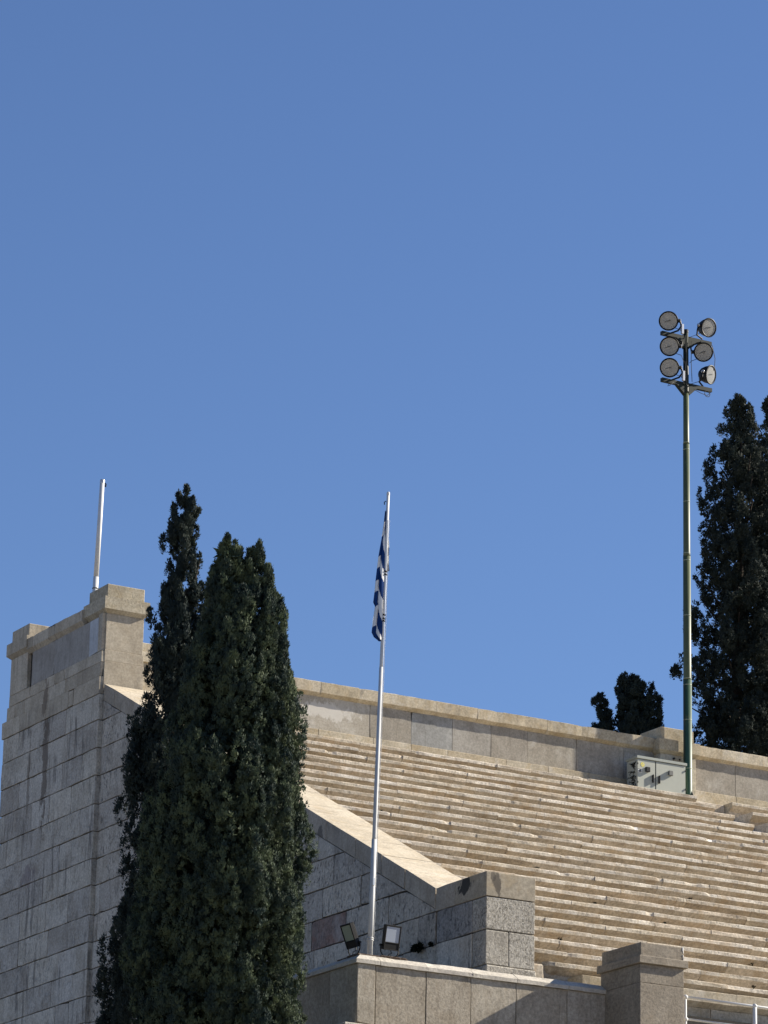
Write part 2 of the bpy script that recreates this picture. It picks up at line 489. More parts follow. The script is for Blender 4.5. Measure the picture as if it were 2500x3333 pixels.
def slab(name, poly, plane, frame, mat, parent, depth=0.25, hgap=0.012, vgap=0.005, ch=0.008, jit=0.004, proud=0.004, seg=0.22, side=None):
    """a stone with its own edges: face polygon in (u,v), joints recessed round it"""
    u, v, nrm = frame
    poly = clean(poly)
    if len(poly) < 3: return None
    if area(poly) < 0: poly = poly[::-1]
    if area(poly) < 0.004: return None
    n = len(poly)
    g1, g2 = [], []
    for i in range(n):
        a, b = poly[i], poly[(i + 1) % n]
        horiz = abs(b[0] - a[0]) > abs(b[1] - a[1])
        gp = (hgap if horiz else vgap) / 2
        g1.append(gp); g2.append(gp + ch)
    ra, rb = inset(poly, g1), inset(poly, g2)
    A, B = [], []
    for i in range(n):
        L = math.hypot(poly[(i + 1) % n][0] - poly[i][0], poly[(i + 1) % n][1] - poly[i][1])
        k = max(1, int(L / seg))
        for j in range(k):
            t = j / k
            dx, dy = (RND.gauss(0, jit), RND.gauss(0, jit))
            if j == 0 and RND.random() < 0.18:
                cx = sum(p[0] for p in poly) / n - ra[i][0]; cy = sum(p[1] for p in poly) / n - ra[i][1]
                l = math.hypot(cx, cy) or 1; q = RND.uniform(.008, .03)
                dx += cx / l * q; dy += cy / l * q
            for R, O in ((ra, A), (rb, B)):
                O.append((R[i][0] + (R[(i + 1) % n][0] - R[i][0]) * t + dx, R[i][1] + (R[(i + 1) % n][1] - R[i][1]) * t + dy))
    off = RND.uniform(-proud, proud)
    base = nrm * 0
    o = nrm * (plane * nrm.dot(Vector((abs(nrm.x), abs(nrm.y), abs(nrm.z)))))
    def P(q, d): return o + u * q[0] + v * q[1] + nrm * (d + off)
    m = len(A)
    vs = [P(q, 0) for q in B] + [P(q, -ch) for q in A] + [P(q, -depth) for q in A]
    fs = [tuple(range(m))]
    for i in range(m):
        j = (i + 1) % m
        fs.append((i, m + i, m + j, j))
        fs.append((m + i, 2 * m + i, 2 * m + j, m + j))
    if u.cross(v).dot(nrm) < 0:
        fs = [f[::-1] for f in fs]
    mi = [0] + [0, 1 if side else 0] * m
    return MB().add(vs, fs, mi).build(name, [mat, side] if side else mat, parent, fix=False)

def course(z0, z1, a, b, joints):
    e = [a] + sorted(j for j in joints if a + .05 < j < b - .05) + [b]
    return [((e[i], z0), (e[i + 1], z0), (e[i + 1], z1), (e[i], z1)) for i in range(len(e) - 1)]

def rjoints(a, b, lo, hi, rnd=RND):
    out = []; x = a + rnd.uniform(lo * .4, hi)
    while x < b - lo * .4:
        out.append(x); x += rnd.uniform(lo, hi)
    return out

# ------------------------------------------------------------------ ground and hill
def tri_sheet(name, pts, faces, mat, kind='structure'):
    o = MB().add(pts, faces).build(name, mat)
    o['kind'] = kind
    return o
R0 = 2500.0
tri_sheet('ground', [(-R0, -R0, 0), (R0, -R0, 0), (R0, R0, 0), (-R0, R0, 0)], [(0, 1, 2, 3)], M_GROUND)
hp = []
xs = [44.0, 60, 100, 150, 190]
prof = [(68.45, 20.75), (72, 21.0), (80, 21.3), (95, 20.5), (120, 10), (150, -.5)]
for x in xs:
    for y, z in prof:
        hp.append((x, y if x < 180 else y + 8, z if x < 180 else -.5))
hf = []
k = len(prof)
for i in range(len(xs) - 1):
    for j in range(k - 1):
        hf.append((i * k + j, (i + 1) * k + j, (i + 1) * k + j + 1, i * k + j + 1))
hf.append(tuple(range(0, k)) )
tri_sheet('hill', hp, hf, M_HILL)

# ------------------------------------------------------------------ corner tower (left)
tower = thing('corner_tower', 'tall shaded stone corner tower with two capped pillars on its panelled parapet', 'tower', (31, 65, 0))
XT = 30.712; YT0 = 64.728; YT1 = 69.2  # tower and sloping end wall coordinates are already scaled about the camera position
zc = [20.479, 19.950, 19.390, 18.840, 18.270, 17.729, 17.188, 16.667, 16.087, 15.556, 15.034, 14.513, 14.001, 13.460, 12.90]
tj = [[66.20, 67.39, 68.44], [66.09, 67.84], [65.37, 66.27, 68.30], [65.80, 66.79, 67.60, 68.90], [65.34, 67.09, 67.99, 68.76], [66.22, 67.98],
      [66.9, 67.67], [65.73, 66.74, 67.93, 68.53], [65.62, 66.57, 67.94], [65.24, 66.06, 67.40], [65.35, 66.31, 67.46], [65.47, 66.09, 67.9], [65.9, 66.8, 68.1], [66.3, 67.4, 68.5]]
for i in range(len(zc) - 1):
    for q in course(zc[i + 1], zc[i], YT0 + .002, YT1, tj[i]):
        slab('stone', q, XT, FX, M_TOWER, tower, depth=.30, hgap=.018, vgap=.010, ch=.005, jit=.004, proud=.005)
MB().box(XT + .05, 31.9, YT0 + .03, YT1 - .02, 0, 20.40).build('core', M_CORE, tower)
MB().box(XT, XT + .05, YT0 + .03, YT1 - .02, 0, 12.88).build('lower_wall', M_TOWER, tower)
# return strip of the tower where it stands proud of the sloping wall
for i in range(len(zc) - 1):
    MB().box(XT + .003, XT + .12, YT0 - .004, YT0 + .03, zc[i + 1] + .008, zc[i] - .008, .005).build('edge_stone', M_TOWER, tower)
# stepped courses under the parapet
up_c = [(20.479, 20.839, YT1 + .09, [65.9, 66.14, 67.17, 68.42], XT - .004), (20.839, 21.129, YT1 - .07, [66.36, 67.11, 68.28, 68.73], XT + .020), (21.129, 21.360, YT1 - .15, [66.42, 66.88, 67.39, 68.05], XT + .024)]
for z0, z1, ye, js, xf in up_c:
    for q in course(z0, z1, YT0 + .006, ye, js):
        slab('stone', q, xf, FX, M_TOWERUP, tower, depth=.34, hgap=.008, vgap=.004, ch=.005, jit=.002, proud=.003)
    MB().box(xf + .05, 31.62, YT0 + .02, ye - .01, z0, z1 - .01).build('core', M_CORE, tower)
# parapet panels
for a, b, xx, m in [(64.92, 65.345, XT + .034, M_BLUE), (65.345, 66.96, XT + .036, M_PANELUP), (66.96, 68.03, XT + .038, M_PANELUP)]:
    slab('panel', [(a, 21.36), (b, 21.36), (b, 22.085), (a, 22.085)], xx, FX, m, tower, depth=.28, hgap=.004, vgap=.003, ch=.003, jit=.001, proud=.001)
MB().box(XT + .1, XT + .50, 64.9, 68.3, 21.355, 22.1).build('core', M_CORE, tower)
# coping between pillars: projecting band with splayed underside
def coping_run(name, prof, axis, joints, mat, parent, gap=.004):
    for i in range(len(joints) - 1):
        a, b = joints[i] + gap / 2, joints[i + 1] - gap / 2
        dz = RND.uniform(-.005, .004)
        n = max(2, int((b - a) / .14)); m = len(prof)
        ci, cw = (RND.randrange(0, n + 1), RND.uniform(.006, .016)) if RND.random() < .4 else (-9, 0)
        vs, fs = [], []
        for q in range(n + 1):
            t = a + (b - a) * q / n
            for j, p in enumerate(prof):
                u_ = p[0] + RND.gauss(0, .0022); v_ = p[1] + dz + RND.gauss(0, .0022)
                if q == ci and j in (2, 3): u_ += cw; v_ -= cw * .8
                vs.append((t, u_, v_) if axis == 'X' else (u_, t, v_))
        for q in range(n):
            for j in range(m):
                fs.append((q * m + j, q * m + (j + 1) % m, (q + 1) * m + (j + 1) % m, (q + 1) * m + j))
        fs += [tuple(range(m - 1, -1, -1)), tuple(range(n * m, n * m + m))]
        MB().add(vs, fs).build(name, mat, parent)
coping_run('coping_stone', [(XT + .036, 22.080), (XT - .035, 22.165), (XT - .035, 22.385), (XT + .0, 22.40), (XT + .55, 22.40), (XT + .55, 22.08)], 'Y', [65.60, 66.3, 67.15, 67.9, 68.19], M_TOWERUP, tower)
def pillar(parent, x0, x1, y0, y1, zb, zs, capm, shm, base=True):
    """square pillar: shaft (joints), splayed band, cap block"""
    sh = MB().box(x0, x1, y0, y1, zb, zs, .006).build('pillar', shm, parent)
    o = .082
    vs = []
    for (e, z) in ((0.0, zs + .001), (o, zs + .075), (o, zs + .325)):
        vs += [(x0 - e, y0 - e, z), (x1 + e, y0 - e, z), (x1 + e, y1 + e, z), (x0 - e, y1 + e, z)]
    fs = [(3, 2, 1, 0), (8, 9, 10, 11)]
    for r in range(2):
        for i in range(4):
            fs.append((r * 4 + i, r * 4 + (i + 1) % 4, r * 4 + 4 + (i + 1) % 4, r * 4 + 4 + i))
    MB().add(vs, fs).build('band', capm, sh)
    MB().box(x0 - .004, x1 - .006, y0, y1, zs + .328, zs + .604, .012).build('cap', capm, sh)
    return sh
p1 = pillar(tower, 30.809, 31.632, 64.737, 65.56, 21.395, 22.136, M_CAP, M_TOWERUP)
MB().box(30.800, 31.650, 64.728, 65.57, 21.165, 21.392, .006).build('base_stone', M_TOWERUP, p1)
MB().box(30.797, 31.660, 64.722, 65.58, 20.55, 21.162, .006).build('base_stone', M_TOWERUP, p1)
MB().box(XT + .022, 30.90, 64.76, 64.93, 21.362, 22.134, .004).build('edge_stone', M_TOWERUP, tower)
p2 = pillar(tower, XT + .02, 31.55, 68.224, 69.04, 21.362, 22.136, M_TOWERUP, M_TOWERUP)
MB().box(31.25, 31.8, 65.6, 69.1, 20.3, 20.85).build('platform', M_TOWERUP, tower)

# ------------------------------------------------------------------ sloping end wall and its pedestal
XR = 30.809; XI = 31.823; SL = .491
rake = thing('sloping_end_wall', 'shaded end wall of big stones under a sunlit sloping coping that ends in a square block', 'wall', (31.3, 57, 0))
def ztop(y): return 14.393 + SL * (y - 51.87)
CT = .348
rj = {2: [64.47, 63.58], 4: [63.86], 6: [63.75], 7: [64.51, 64.03], 8: [64.57]}
rr = random.Random(21)
def rake_course(i, z0, z1, js):
    for q in course(z0, z1, 51.87 if z1 > 14.0 else (50.72 if z1 > 13.5 else 50.72), 64.724, js):
        q = clip(list(q), -SL, 1.0, ztop(0) - CT)               # below the coping line
        if len(q) < 3: continue
        cy = sum(p[0] for p in q) / len(q)
        m = M_RAKE
        if i == 11 and 54.7 < cy < 56.1: m = M_RED
        elif rr.random() < .10: m = M_TOWER
        slab('stone', q, XR, FX, m, rake, depth=.22, hgap=.018, vgap=.010, ch=.005, jit=.004, proud=.004)
special = {9: [55.30, 57.0, 58.3], 10: [55.67, 54.35, 57.1], 11: [54.83, 56.03, 53.4], 12: [55.93, 54.5, 53.3, 52.42, 51.9], 13: [51.83, 52.9, 53.9, 55.2, 56.4]}
for i in range(len(zc) - 1):
    js = special.get(i) or (rj.get(i, []) + [j for j in rjoints(52, 63, 1.0, 1.7, rr)])
    rake_course(i, zc[i + 1], zc[i], js)
core = [(50.45, 0), (64.70, 0), (64.70, ztop(64.70) - CT - .02), (52.2, ztop(52.2) - CT - .02), (52.0, 14.0), (50.45, 14.0)]
MB().prism(core, 'X', XR + .04, XI - .06).build('core', M_CORE, rake)
MB().box(XR, XR + .04, 50.45, 64.70, 0, 12.88).build('lower_wall', M_RAKE, rake)
cj = [51.87, 52.87, 53.66, 54.56, 55.60, 56.65, 57.7, 58.75, 59.8, 60.85, 61.9, 62.95, 64.22, 64.722]
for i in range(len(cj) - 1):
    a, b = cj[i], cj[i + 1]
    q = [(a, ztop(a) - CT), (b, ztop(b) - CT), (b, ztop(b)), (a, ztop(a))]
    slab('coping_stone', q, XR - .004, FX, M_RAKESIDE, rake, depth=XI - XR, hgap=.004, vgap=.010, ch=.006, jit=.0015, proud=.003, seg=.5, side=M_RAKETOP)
# pedestal block at its foot
YP = 50.299; XPR = 31.73
MB().box(XR - .003, XPR, YP, 51.26, 14.000, 14.393, .007, jit=.002).build('pedestal_block', M_PEDTOP, rake)
q = [(51.264, 14.0), (52.06, 14.0), (51.87, 14.393), (51.264, 14.393)]
slab('pedestal_block', [(51.262, 14.0), (51.87, 14.0), (51.87, 14.393), (51.262, 14.393)], XR - .002, FX, M_RAKESIDE, rake, depth=.9, hgap=.004, vgap=.004, ch=.006, jit=.001, proud=.001)
MB().box(XR, XPR, YP + .004, 50.72, 13.468, 13.990, .012, jit=.004).build('pedestal_block', M_ROUGH, rake)
slab('pedestal_block', [(50.72, 13.46), (51.83, 13.46), (51.83, 14.0), (50.72, 14.0)], XR + .002, FX, M_DARKST, rake, depth=.3, hgap=.014, vgap=.005, ch=.008)
MB().box(XR + .004, 31.234, YP + .006, 50.72, 12.90, 13.456, .012, jit=.004).build('pedestal_block', M_ROUGH, rake)
MB().box(31.243, XPR - .002, YP + .008, 50.72, 12.90, 13.456, .012, jit=.004).build('pedestal_block', M_ROUGH, rake)
MB().box(XR - .01, XPR + .01, YP - .02, 50.72, 12.3, 12.885, .02, jit=.008).build('footing', M_ROUGH, rake)

# ------------------------------------------------------------------ grandstand seat rows
stand = thing('grandstand', 'grandstand of long stepped rows of pale marble seats climbing to the parapet', 'grandstand', (40, 60, 12))
TR, RI, YT, ZT = .76, .361, 67.2, 21.064
XS0, XA0, XA1, XEND = 31.84, 46.60, 47.55, 80.0
sr = random.Random(5)
far_rows = MB()                                          # blocks far along the rows, joined
def seat(x0, x1, k, round_end=False):
    far = x0 > 37.2 + (22 - k) * .60
    yk, zk = YT - TR * k + sr.uniform(-.011, .009), ZT - RI * k + sr.uniform(-.008, .004)
    L = x1 - x0
    n = 3 if far else max(4, int(L / .09))
    prof = [(.012, 0), (0, -.013), (0, -.070), (.13, -.190), (.130, -.357), (.905, -.357), (.905, 0)]
    chipL = sr.random() < .09; chipR = sr.random() < .09
    cL, cR = sr.uniform(.012, .035), sr.uniform(.012, .035)
    wL, wR = sr.uniform(.05, .20), sr.uniform(.05, .20)
    midc = sr.uniform(.2, .8) if sr.random() < .06 else None
    fresh = sr.random() < .10
    vs, fs, ms = [], [], []
    tilt = sr.uniform(-.009, .009)
    ph = sr.uniform(0, 99)
    chipped = []
    for i in range(n + 1):
        t = i / n
        x = x0 + L * t
        if i == 0: x += .003
        if i == n: x -= .003
        c = 0.0
        jag = .55 + .9 * abs(mnoise.noise(Vector((x * 9.0, k * 3.3, ph))))
        if chipL and t * L < wL: c = cL * jag
        if chipR and (1 - t) * L < wR: c = max(c, cR * jag)
        if midc is not None:
            d = abs(t - midc) * L
            if d < .11: c = max(c, .034 * jag)
        chipped.append(fresh and c > .008)
        for j, (py, pz) in enumerate(prof):
            a = mnoise.noise(Vector((x * 3.1 + ph, k * 7.7, j * 3.3))) * .009
            b = mnoise.noise(Vector((x * 3.1 + ph + 50, k * 7.7, j * 3.3))) * .008
            yy, zz = py, pz
            if j in (0, 1, 2): yy += a; zz += b
            elif j == 3: yy += a * 1.5; zz += b
            if c and j in (0, 1): yy += c * .6; zz -= c * (.55 if j == 0 else 1.1)
            if c and j == 2: yy += c * .35
            if round_end:
                e = max(0.0, 1 - t * L / .16)
                if j < 3: yy += .10 * e * e
            vs.append((x, yk + yy, zk + zz + tilt * (t - .5)))
    m = len(prof)
    for i in range(n):
        for j in range(m):
            fs.append((i * m + j, i * m + (j + 1) % m, (i + 1) * m + (j + 1) % m, (i + 1) * m + j))
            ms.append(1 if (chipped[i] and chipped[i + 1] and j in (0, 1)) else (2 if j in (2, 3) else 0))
    fs.append(tuple(range(m - 1, -1, -1))); ms.append(0)
    fs.append(tuple(range(n * m, n * m + m))); ms.append(0)
    if far:
        far_rows.add(vs, fs, ms)
        return
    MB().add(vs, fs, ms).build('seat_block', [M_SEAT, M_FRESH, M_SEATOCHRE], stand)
row0 = [33.1, 34.6, 35.9, 38.0, 39.35, 40.35, 41.4, 42.25, 43.6, 45.1]
for k in range(23):
    a = XS0 if k < 22 else 32.04
    js = row0 if k == 0 else rjoints(a + .5, XA0 - .5 if k < 4 else XEND, 1.05, 1.75, sr)
    if k < 4:
        e = [a] + js + [XA0 - .03 * k]
        for i in range(len(e) - 1): seat(e[i], e[i + 1], k)
        e = [XA1] + rjoints(XA1 + .4, XEND, 1.1, 1.7, sr) + [XEND]
        for i in range(len(e) - 1): seat(e[i], e[i + 1], k, round_end=(i == 0 and k > 1))
    else:
        # the stair gangway lies beyond the frame for these rows
        xe = XEND - .0
        e = [a] + [j for j in js if j < xe - .4] + [xe]
        for i in range(len(e) - 1): seat(e[i], e[i + 1], k, round_end=(k == 22 and i == 0))
fr_o = far_rows.build('seat_rows', [M_SEAT, M_FRESH, M_SEATOCHRE], stand)
fr_o['kind'] = 'stuff'
for k in range(5):                                                       # gangway steps between the seat blocks
    if k >= 4: continue
    for h in (0, 1):
        y0 = YT - TR * k + .30 - .38 * h
        z1 = ZT - RI * k - .20 - .18 * h
        MB().box(XA0 + .006, XA1 - .006, y0, y0 + .5, z1 - .3, z1, .012, jit=.004).build('stair_step', M_SEAT, stand)
MB().box(XA0 + .01, XA1 - .01, YT + .28, 67.95, ZT - .5, ZT - .03, .01).build('landing', M_SEAT, stand)
cor = [(49.9, 9.5), (68.3, 9.5), (68.3, 20.62), (YT, ZT - .60), (YT - 22 * TR, ZT - 22 * RI - .6), (49.9, 12.4)]
MB().prism(cor, 'X', XI + .05, XEND - .1).build('stand_core', M_CORE, stand)
MB().box(31.735, 32.035, 50.50, 50.9, 12.3, 13.06, .03, jit=.01).build('end_stone', M_SEATOCHRE, stand)

# ------------------------------------------------------------------ parapet wall behind the top row
par = thing('parapet_wall', 'long parapet wall of grey panels under tan coping above the top seat row', 'wall', (41, 68.2, 20.7))
YW = 68.0
pj = [32.7, 33.8, 35.3, 36.848, 38.681, 39.707, 40.741, 41.723, 42.658, 43.935, 45.182, 46.0]
pm = [M_PANEL, M_PANEL, M_PANEL, M_PANELPALE, M_PANEL, M_PANELBLUE, M_PANEL, M_PANEL, M_PANEL, M_PANEL, M_PANEL]
for i in range(len(pj) - 1):
    slab('panel', [(pj[i], 21.42), (pj[i + 1], 21.42), (pj[i + 1], 22.145), (pj[i], 22.145)], YW, FY, pm[i], par, depth=.18, hgap=.004, vgap=.006, ch=.004, jit=.0015, proud=.004)
pj2 = [46.955, 48.207, 49.5, 50.9, 52.3, 53.4] + [56 + 3 * q for q in range(9)]
for i in range(len(pj2) - 1):
    slab('panel', [(pj2[i], 21.42), (pj2[i + 1], 21.42), (pj2[i + 1], 22.145), (pj2[i], 22.145)], YW, FY, M_PANEL, par, depth=.18, hgap=.004, vgap=.006, ch=.004, jit=.0015, proud=.004)
bjr = random.Random(3)
for a, b in ((32.7, 46.0), (46.955, 53.4), (53.4, 80.0)):
    e = [a] + (rjoints(a + .3, b, .9, 1.6, bjr) if b < 60 else [62, 71]) + [b]
    for i in range(len(e) - 1):
        MB().box(e[i] + .002, e[i + 1] - .002, YW - .035, YW + .15, 20.75, 21.417, .008, jit=.0015).build('base_stone', M_COPING, par)
MB().box(32.6, 80.0, YW + .12, YW + .5, 20.6, 22.2).build('core', M_CORE, par)
pc = [(YW, 22.140), (67.9, 22.205), (67.9, 22.437), (67.915, 22.445), (68.55, 22.445), (68.55, 22.14)]
coping_run('coping_stone', pc, 'X', [32.7, 33.9, 35.1, 36.25, 37.419, 38.353, 40.277, 41.318, 41.977, 43.106, 44.172, 44.918, 46.02], M_COPING, par, gap=.006)
coping_run('coping_stone', pc, 'X', [46.95, 47.78, 49.05, 50.2, 51.5, 52.5, 53.4, 56, 59, 62, 65, 68, 71, 74, 77, 80], M_COPING, par, gap=.006)
pil = MB().box(46.003, 46.952, 67.76, 68.6, 20.75, 22.075, .005).build('pilaster', M_COPING, par)
vs = []
for (e, z) in ((0.0, 22.076), (.078, 22.150), (.078, 22.402)):
    vs += [(46.003 - e, 67.76 - e, z), (46.952 + e, 67.76 - e, z), (46.952 + e, 68.62, z), (46.003 - e, 68.62, z)]
fs = [(3, 2, 1, 0), (8, 9, 10, 11)] + [(r * 4 + i, r * 4 + (i + 1) % 4, r * 4 + 4 + (i + 1) % 4, r * 4 + 4 + i) for r in range(2) for i in range(4)]
MB().add(vs, fs).build('band', M_COPING, pil)
MB().box(46.015, 46.893, 67.75, 68.60, 22.405, 22.690, .012).build('cap', M_COPING, pil)
for bx in (46.345, 46.515):
    MB().tube([(bx, 67.75, 21.99), (bx, 67.70, 21.99)], .024, 8).build('bolt_hole', M_BLACK, pil)  # black stubs stand in for the dark of two bolt holes
ep = MB().box(32.55, 33.62, 67.86, 68.6, 20.75, 22.2, .005).build('pilaster', M_COPING, par)
MB().box(32.5, 33.70, 67.80, 68.62, 22.203, 22.42, .01).build('band', M_COPING, ep)
MB().box(32.55, 33.64, 67.84, 68.6, 22.423, 22.62, .012).build('cap', M_COPING, ep)

# ------------------------------------------------------------------ terrace wall in front
ter = thing('terrace_wall', 'brown grey slab faced terrace wall with pale bevelled coping, corner under the white flagpole', 'wall', (28, 49.5, 0))
YE, XE = 49.5, 28.03
tj2 = [XE, 28.355, 29.252, 30.058, 30.885, 31.83, 32.70]
for i in range(len(tj2) - 1):
    slab('panel', [(tj2[i], 11.55), (tj2[i + 1], 11.55), (tj2[i + 1], 12.477), (tj2[i], 12.477)], YE + (0 if i else -.004), FY, M_TERR, ter, depth=.2, hgap=.004, vgap=(.016 if i < 2 else .010), ch=.006, jit=.002, proud=.003)
for a, b in ((YE + .002, 50.35), (50.35, 51.5), (51.5, 52.9), (52.9, 54.4), (54.4, 56), (56, 58)):
    slab('panel', [(a, 11.55), (b, 11.55), (b, 12.477), (a, 12.477)], XE, FX, M_TERR, ter, depth=.2, hgap=.004, vgap=.008, ch=.005, jit=.001, proud=.002)
fx = [(YE - .035, 12.479), (YE - .035, 12.540), (YE + .10, 12.632), (YE + .42, 12.632), (YE + .42, 12.479)]
cj2 = [28.42, 29.264, 30.074, 30.893, 31.84, 32.62]
coping_run('coping_stone', fx, 'X', cj2, M_TERRCOP, ter, gap=.008)
# mitred corner coping stone, then the run along the left side
vs = [(XE - .035, YE - .035, 12.479), (28.416, YE - .035, 12.479), (28.416, YE + .42, 12.479), (XE - .035, YE + .42, 12.479),
      (XE - .035, YE - .035, 12.540), (28.416, YE - .035, 12.540), (28.416, YE + .42, 12.54), (XE - .035, YE + .42, 12.540),
      (XE + .10, YE + .10, 12.632), (28.416, YE + .10, 12.632), (28.416, YE + .42, 12.632), (XE + .10, YE + .42, 12.632)]
MB().add(vs, [(0, 1, 5, 4), (3, 0, 4, 7), (4, 5, 9, 8), (7, 4, 8, 11), (8, 9, 10, 11), (0, 3, 2, 1), (1, 2, 6, 5), (5, 6, 10, 9), (2, 3, 7, 6), (6, 7, 11, 10)]).build('coping_stone', M_TERRCOP, ter)
fl = [(XE - .035, 12.479), (XE - .035, 12.540), (XE + .10, 12.632), (XE + .42, 12.632), (XE + .42, 12.479)]
coping_run('coping_stone', fl, 'Y', [YE + .424, 50.9, 52.1, 53.3, 54.6, 55.8, 58], M_TERRCOP, ter, gap=.006)
MB().box(XE + .1, 32.9, YE + .1, 58, 0, 12.474).build('core', M_CORE, ter)
MB().box(XE + .43, XR - .03, YE + .43, 58, 12.474, 12.60).build('terrace_floor', M_TERR, ter)
MB().box(XR - .03, 32.9, YE + .43, 50.25, 12.474, 12.60).build('terrace_floor', M_TERR, ter)
MB().box(XE, XE + .1, YE + .1, 58, 0, 11.54).build('lower_wall', M_TERR, ter)
MB().box(XE, 33, YE, YE + .1, 0, 11.54).build('lower_wall', M_TERR, ter)
for a, b in ((27.80, 29.2), (29.2, 30.6), (30.6, 31.9)):
    MB().box(a + .003, b - .003, YE - .05, YE - .002, 11.0, 11.545, .01).build('plinth_stone', M_TERRCOP, ter)
MB().box(27.80, XE - .002, YE - .002, 50.6, 11.0, 11.545, .01).build('plinth_stone', M_TERRCOP, ter)

# ------------------------------------------------------------------ stone pier
pier = thing('stone_pier', 'square brown stone pier with stepped cap standing at the terrace wall end', 'pier', (32.95, 49, 0))
X0, X1, Y0, Y1 = 32.536, 33.362, 48.5, 49.62
MB().box(X0, X1, Y0, Y1, 11.86, 12.526, .006).build('shaft', M_PIER, pier)
MB().box(X0 + .001, X1 - .001, Y0 + .001, Y1, 12.530, 12.826, .005).build('shaft', M_PIER, pier)
MB().box(X0 - .045, X1 + .05, Y0 - .055, Y1 + .05, 12.828, 12.948, .006).build('band', M_PIER, pier)
cb = MB().box(X0 + .012, X1 - .008, Y0 + .002, Y1 - .01, 12.950, 13.165, .008).build('cap', M_PIER, pier)
MB().box(X0 - .03, X1 + .03, Y0 - .03, Y1, 0, 11.857, .01).build('shaft', M_PIER, pier)
chip = MB()
for (x, z, r) in ((33.352, 13.10, .03), (33.352, 13.03, .022), (33.352, 12.985, .02), (33.345, 13.14, .026)):
    chip.box(x - r * .5, x + r * .45, Y0 - .004, Y0 + .05, z - r * 1.2, z + r * 1.1, .008, jit=.006)
chip.build('broken_edge', M_FRESH, cb)

# ------------------------------------------------------------------ podium wall and railing, right
pod = thing('podium_wall', 'low podium wall with thick coping below the lowest seat row, right of the pier', 'wall', (42, 50, 10))
YD = 50.02
pp = [(YD + .10, 12.605), (YD, 12.685), (YD, 12.862), (YD + .015, 12.872), (YD + .44, 12.872), (YD + .44, 12.605)]
coping_run('coping_stone', pp, 'X', [32.45, 33.9, 35.45, 36.8, 38.3, 39.9, 41.4, 43, 48, 54, 60, 66, 73, 80], M_COPING, pod, gap=.006)
for a, b in ((32.5, 33.8), (33.8, 35.0), (35.0, 36.4), (36.4, 37.9), (37.9, 39.5), (39.5, 43), (43, 60), (60, 80)):
    slab('panel', [(a, 11.4), (b, 11.4), (b, 12.605), (a, 12.605)], YD + .10, FY, M_COPING, pod, depth=.2, hgap=.004, vgap=.006, ch=.004)
MB().box(32.1, 80, YD + .25, 51.2, 9, 12.60).build('core', M_CORE, pod)
tri_sheet('walkway', [(33.3, 48.62, 11.5), (80, 48.62, 11.5), (80, 50.2, 11.5), (33.3, 50.2, 11.5), (33.3, 48.62, 0), (80, 48.62, 0)], [(0, 1, 2, 3), (4, 5, 1, 0)], M_TERR)
rail = thing('railing', 'white painted tubular railing beside the stone pier at lower right', 'railing', (35.3, 49.3, 11.5))
YR = 49.3
MB().tube([(33.94, YR, 12.565), (36.7, YR, 12.555)], .019, 10).build('top_rail', M_WHITE, rail, True)
MB().tube([(33.94, YR, 12.21), (36.7, YR, 12.20)], .019, 10).build('lower_rail', M_WHITE, rail, True)
for px, r in ((33.94, .021), (35.29, .034), (36.66, .034)):
    ps = MB().tube([(px, YR + .001, 11.5), (px, YR + .001, 12.57)], r, 12).build('post', M_WHITE, rail, True)
    for zz in (12.562, 12.205):
        MB().lathe([(.001, -.04), (.024, -.033), (.038, -.015), (.042, 0), (.038, .015), (.024, .033), (.001, .04)], Matrix.Translation((px, YR, zz)), 12).build('ball_joint', M_WHITE, ps, True)

# ------------------------------------------------------------------ flagpoles and flag
fp = thing('flagpole', 'tall white flagpole with a furled flag, standing on the terrace corner', 'flagpole', (28.44, 49.85, 12.60), 'white flagpoles')
def P3(z):
    t = (z - 12.6) / 7.6
    return Vector((28.44 + .165 * t, 49.85, z))
MB().tube([P3(12.60), P3(14.52)], [.042, .041], 14).build('lower_section', M_WHITE, fp, True)
MB().tube([P3(14.50), P3(14.56), P3(17.30)], [.037, .035, .033], 14).build('middle_section', M_WHITE, fp, True)
MB().tube([P3(17.28), P3(17.34), P3(20.19)], [.030, .028, .024], 14).build('upper_section', M_WHITE, fp, True)
MB().lathe([(.001, .03), (.02, .026), (.026, .01), (.026, -.03)], Matrix.Translation(P3(20.19)), 12).build('finial', M_WHITE, fp, True)
for z in (12.93, 12.96):
    MB().lathe([(.042, -.012), (.052, -.006), (.052, .006), (.042, .012)], Matrix.Translation(P3(z)), 12).build('collar', M_WHITE, fp, True)
MB().tube([P3(20.06) + Vector((-.03, .012, 0)), P3(20.06) + Vector((-.055, .02, -.02)), P3(20.03) + Vector((-.05, .02, -.03))], .008, 6).build('pulley', M_BLACK, fp)
for z in (18.88, 18.83, 18.16, 18.10, 18.06):
    MB().lathe([(.026, -.014), (.034, -.01), (.034, .01), (.026, .014)], Matrix.Translation(P3(z)), 10).build('flag_tie', M_BLACK, fp, True)

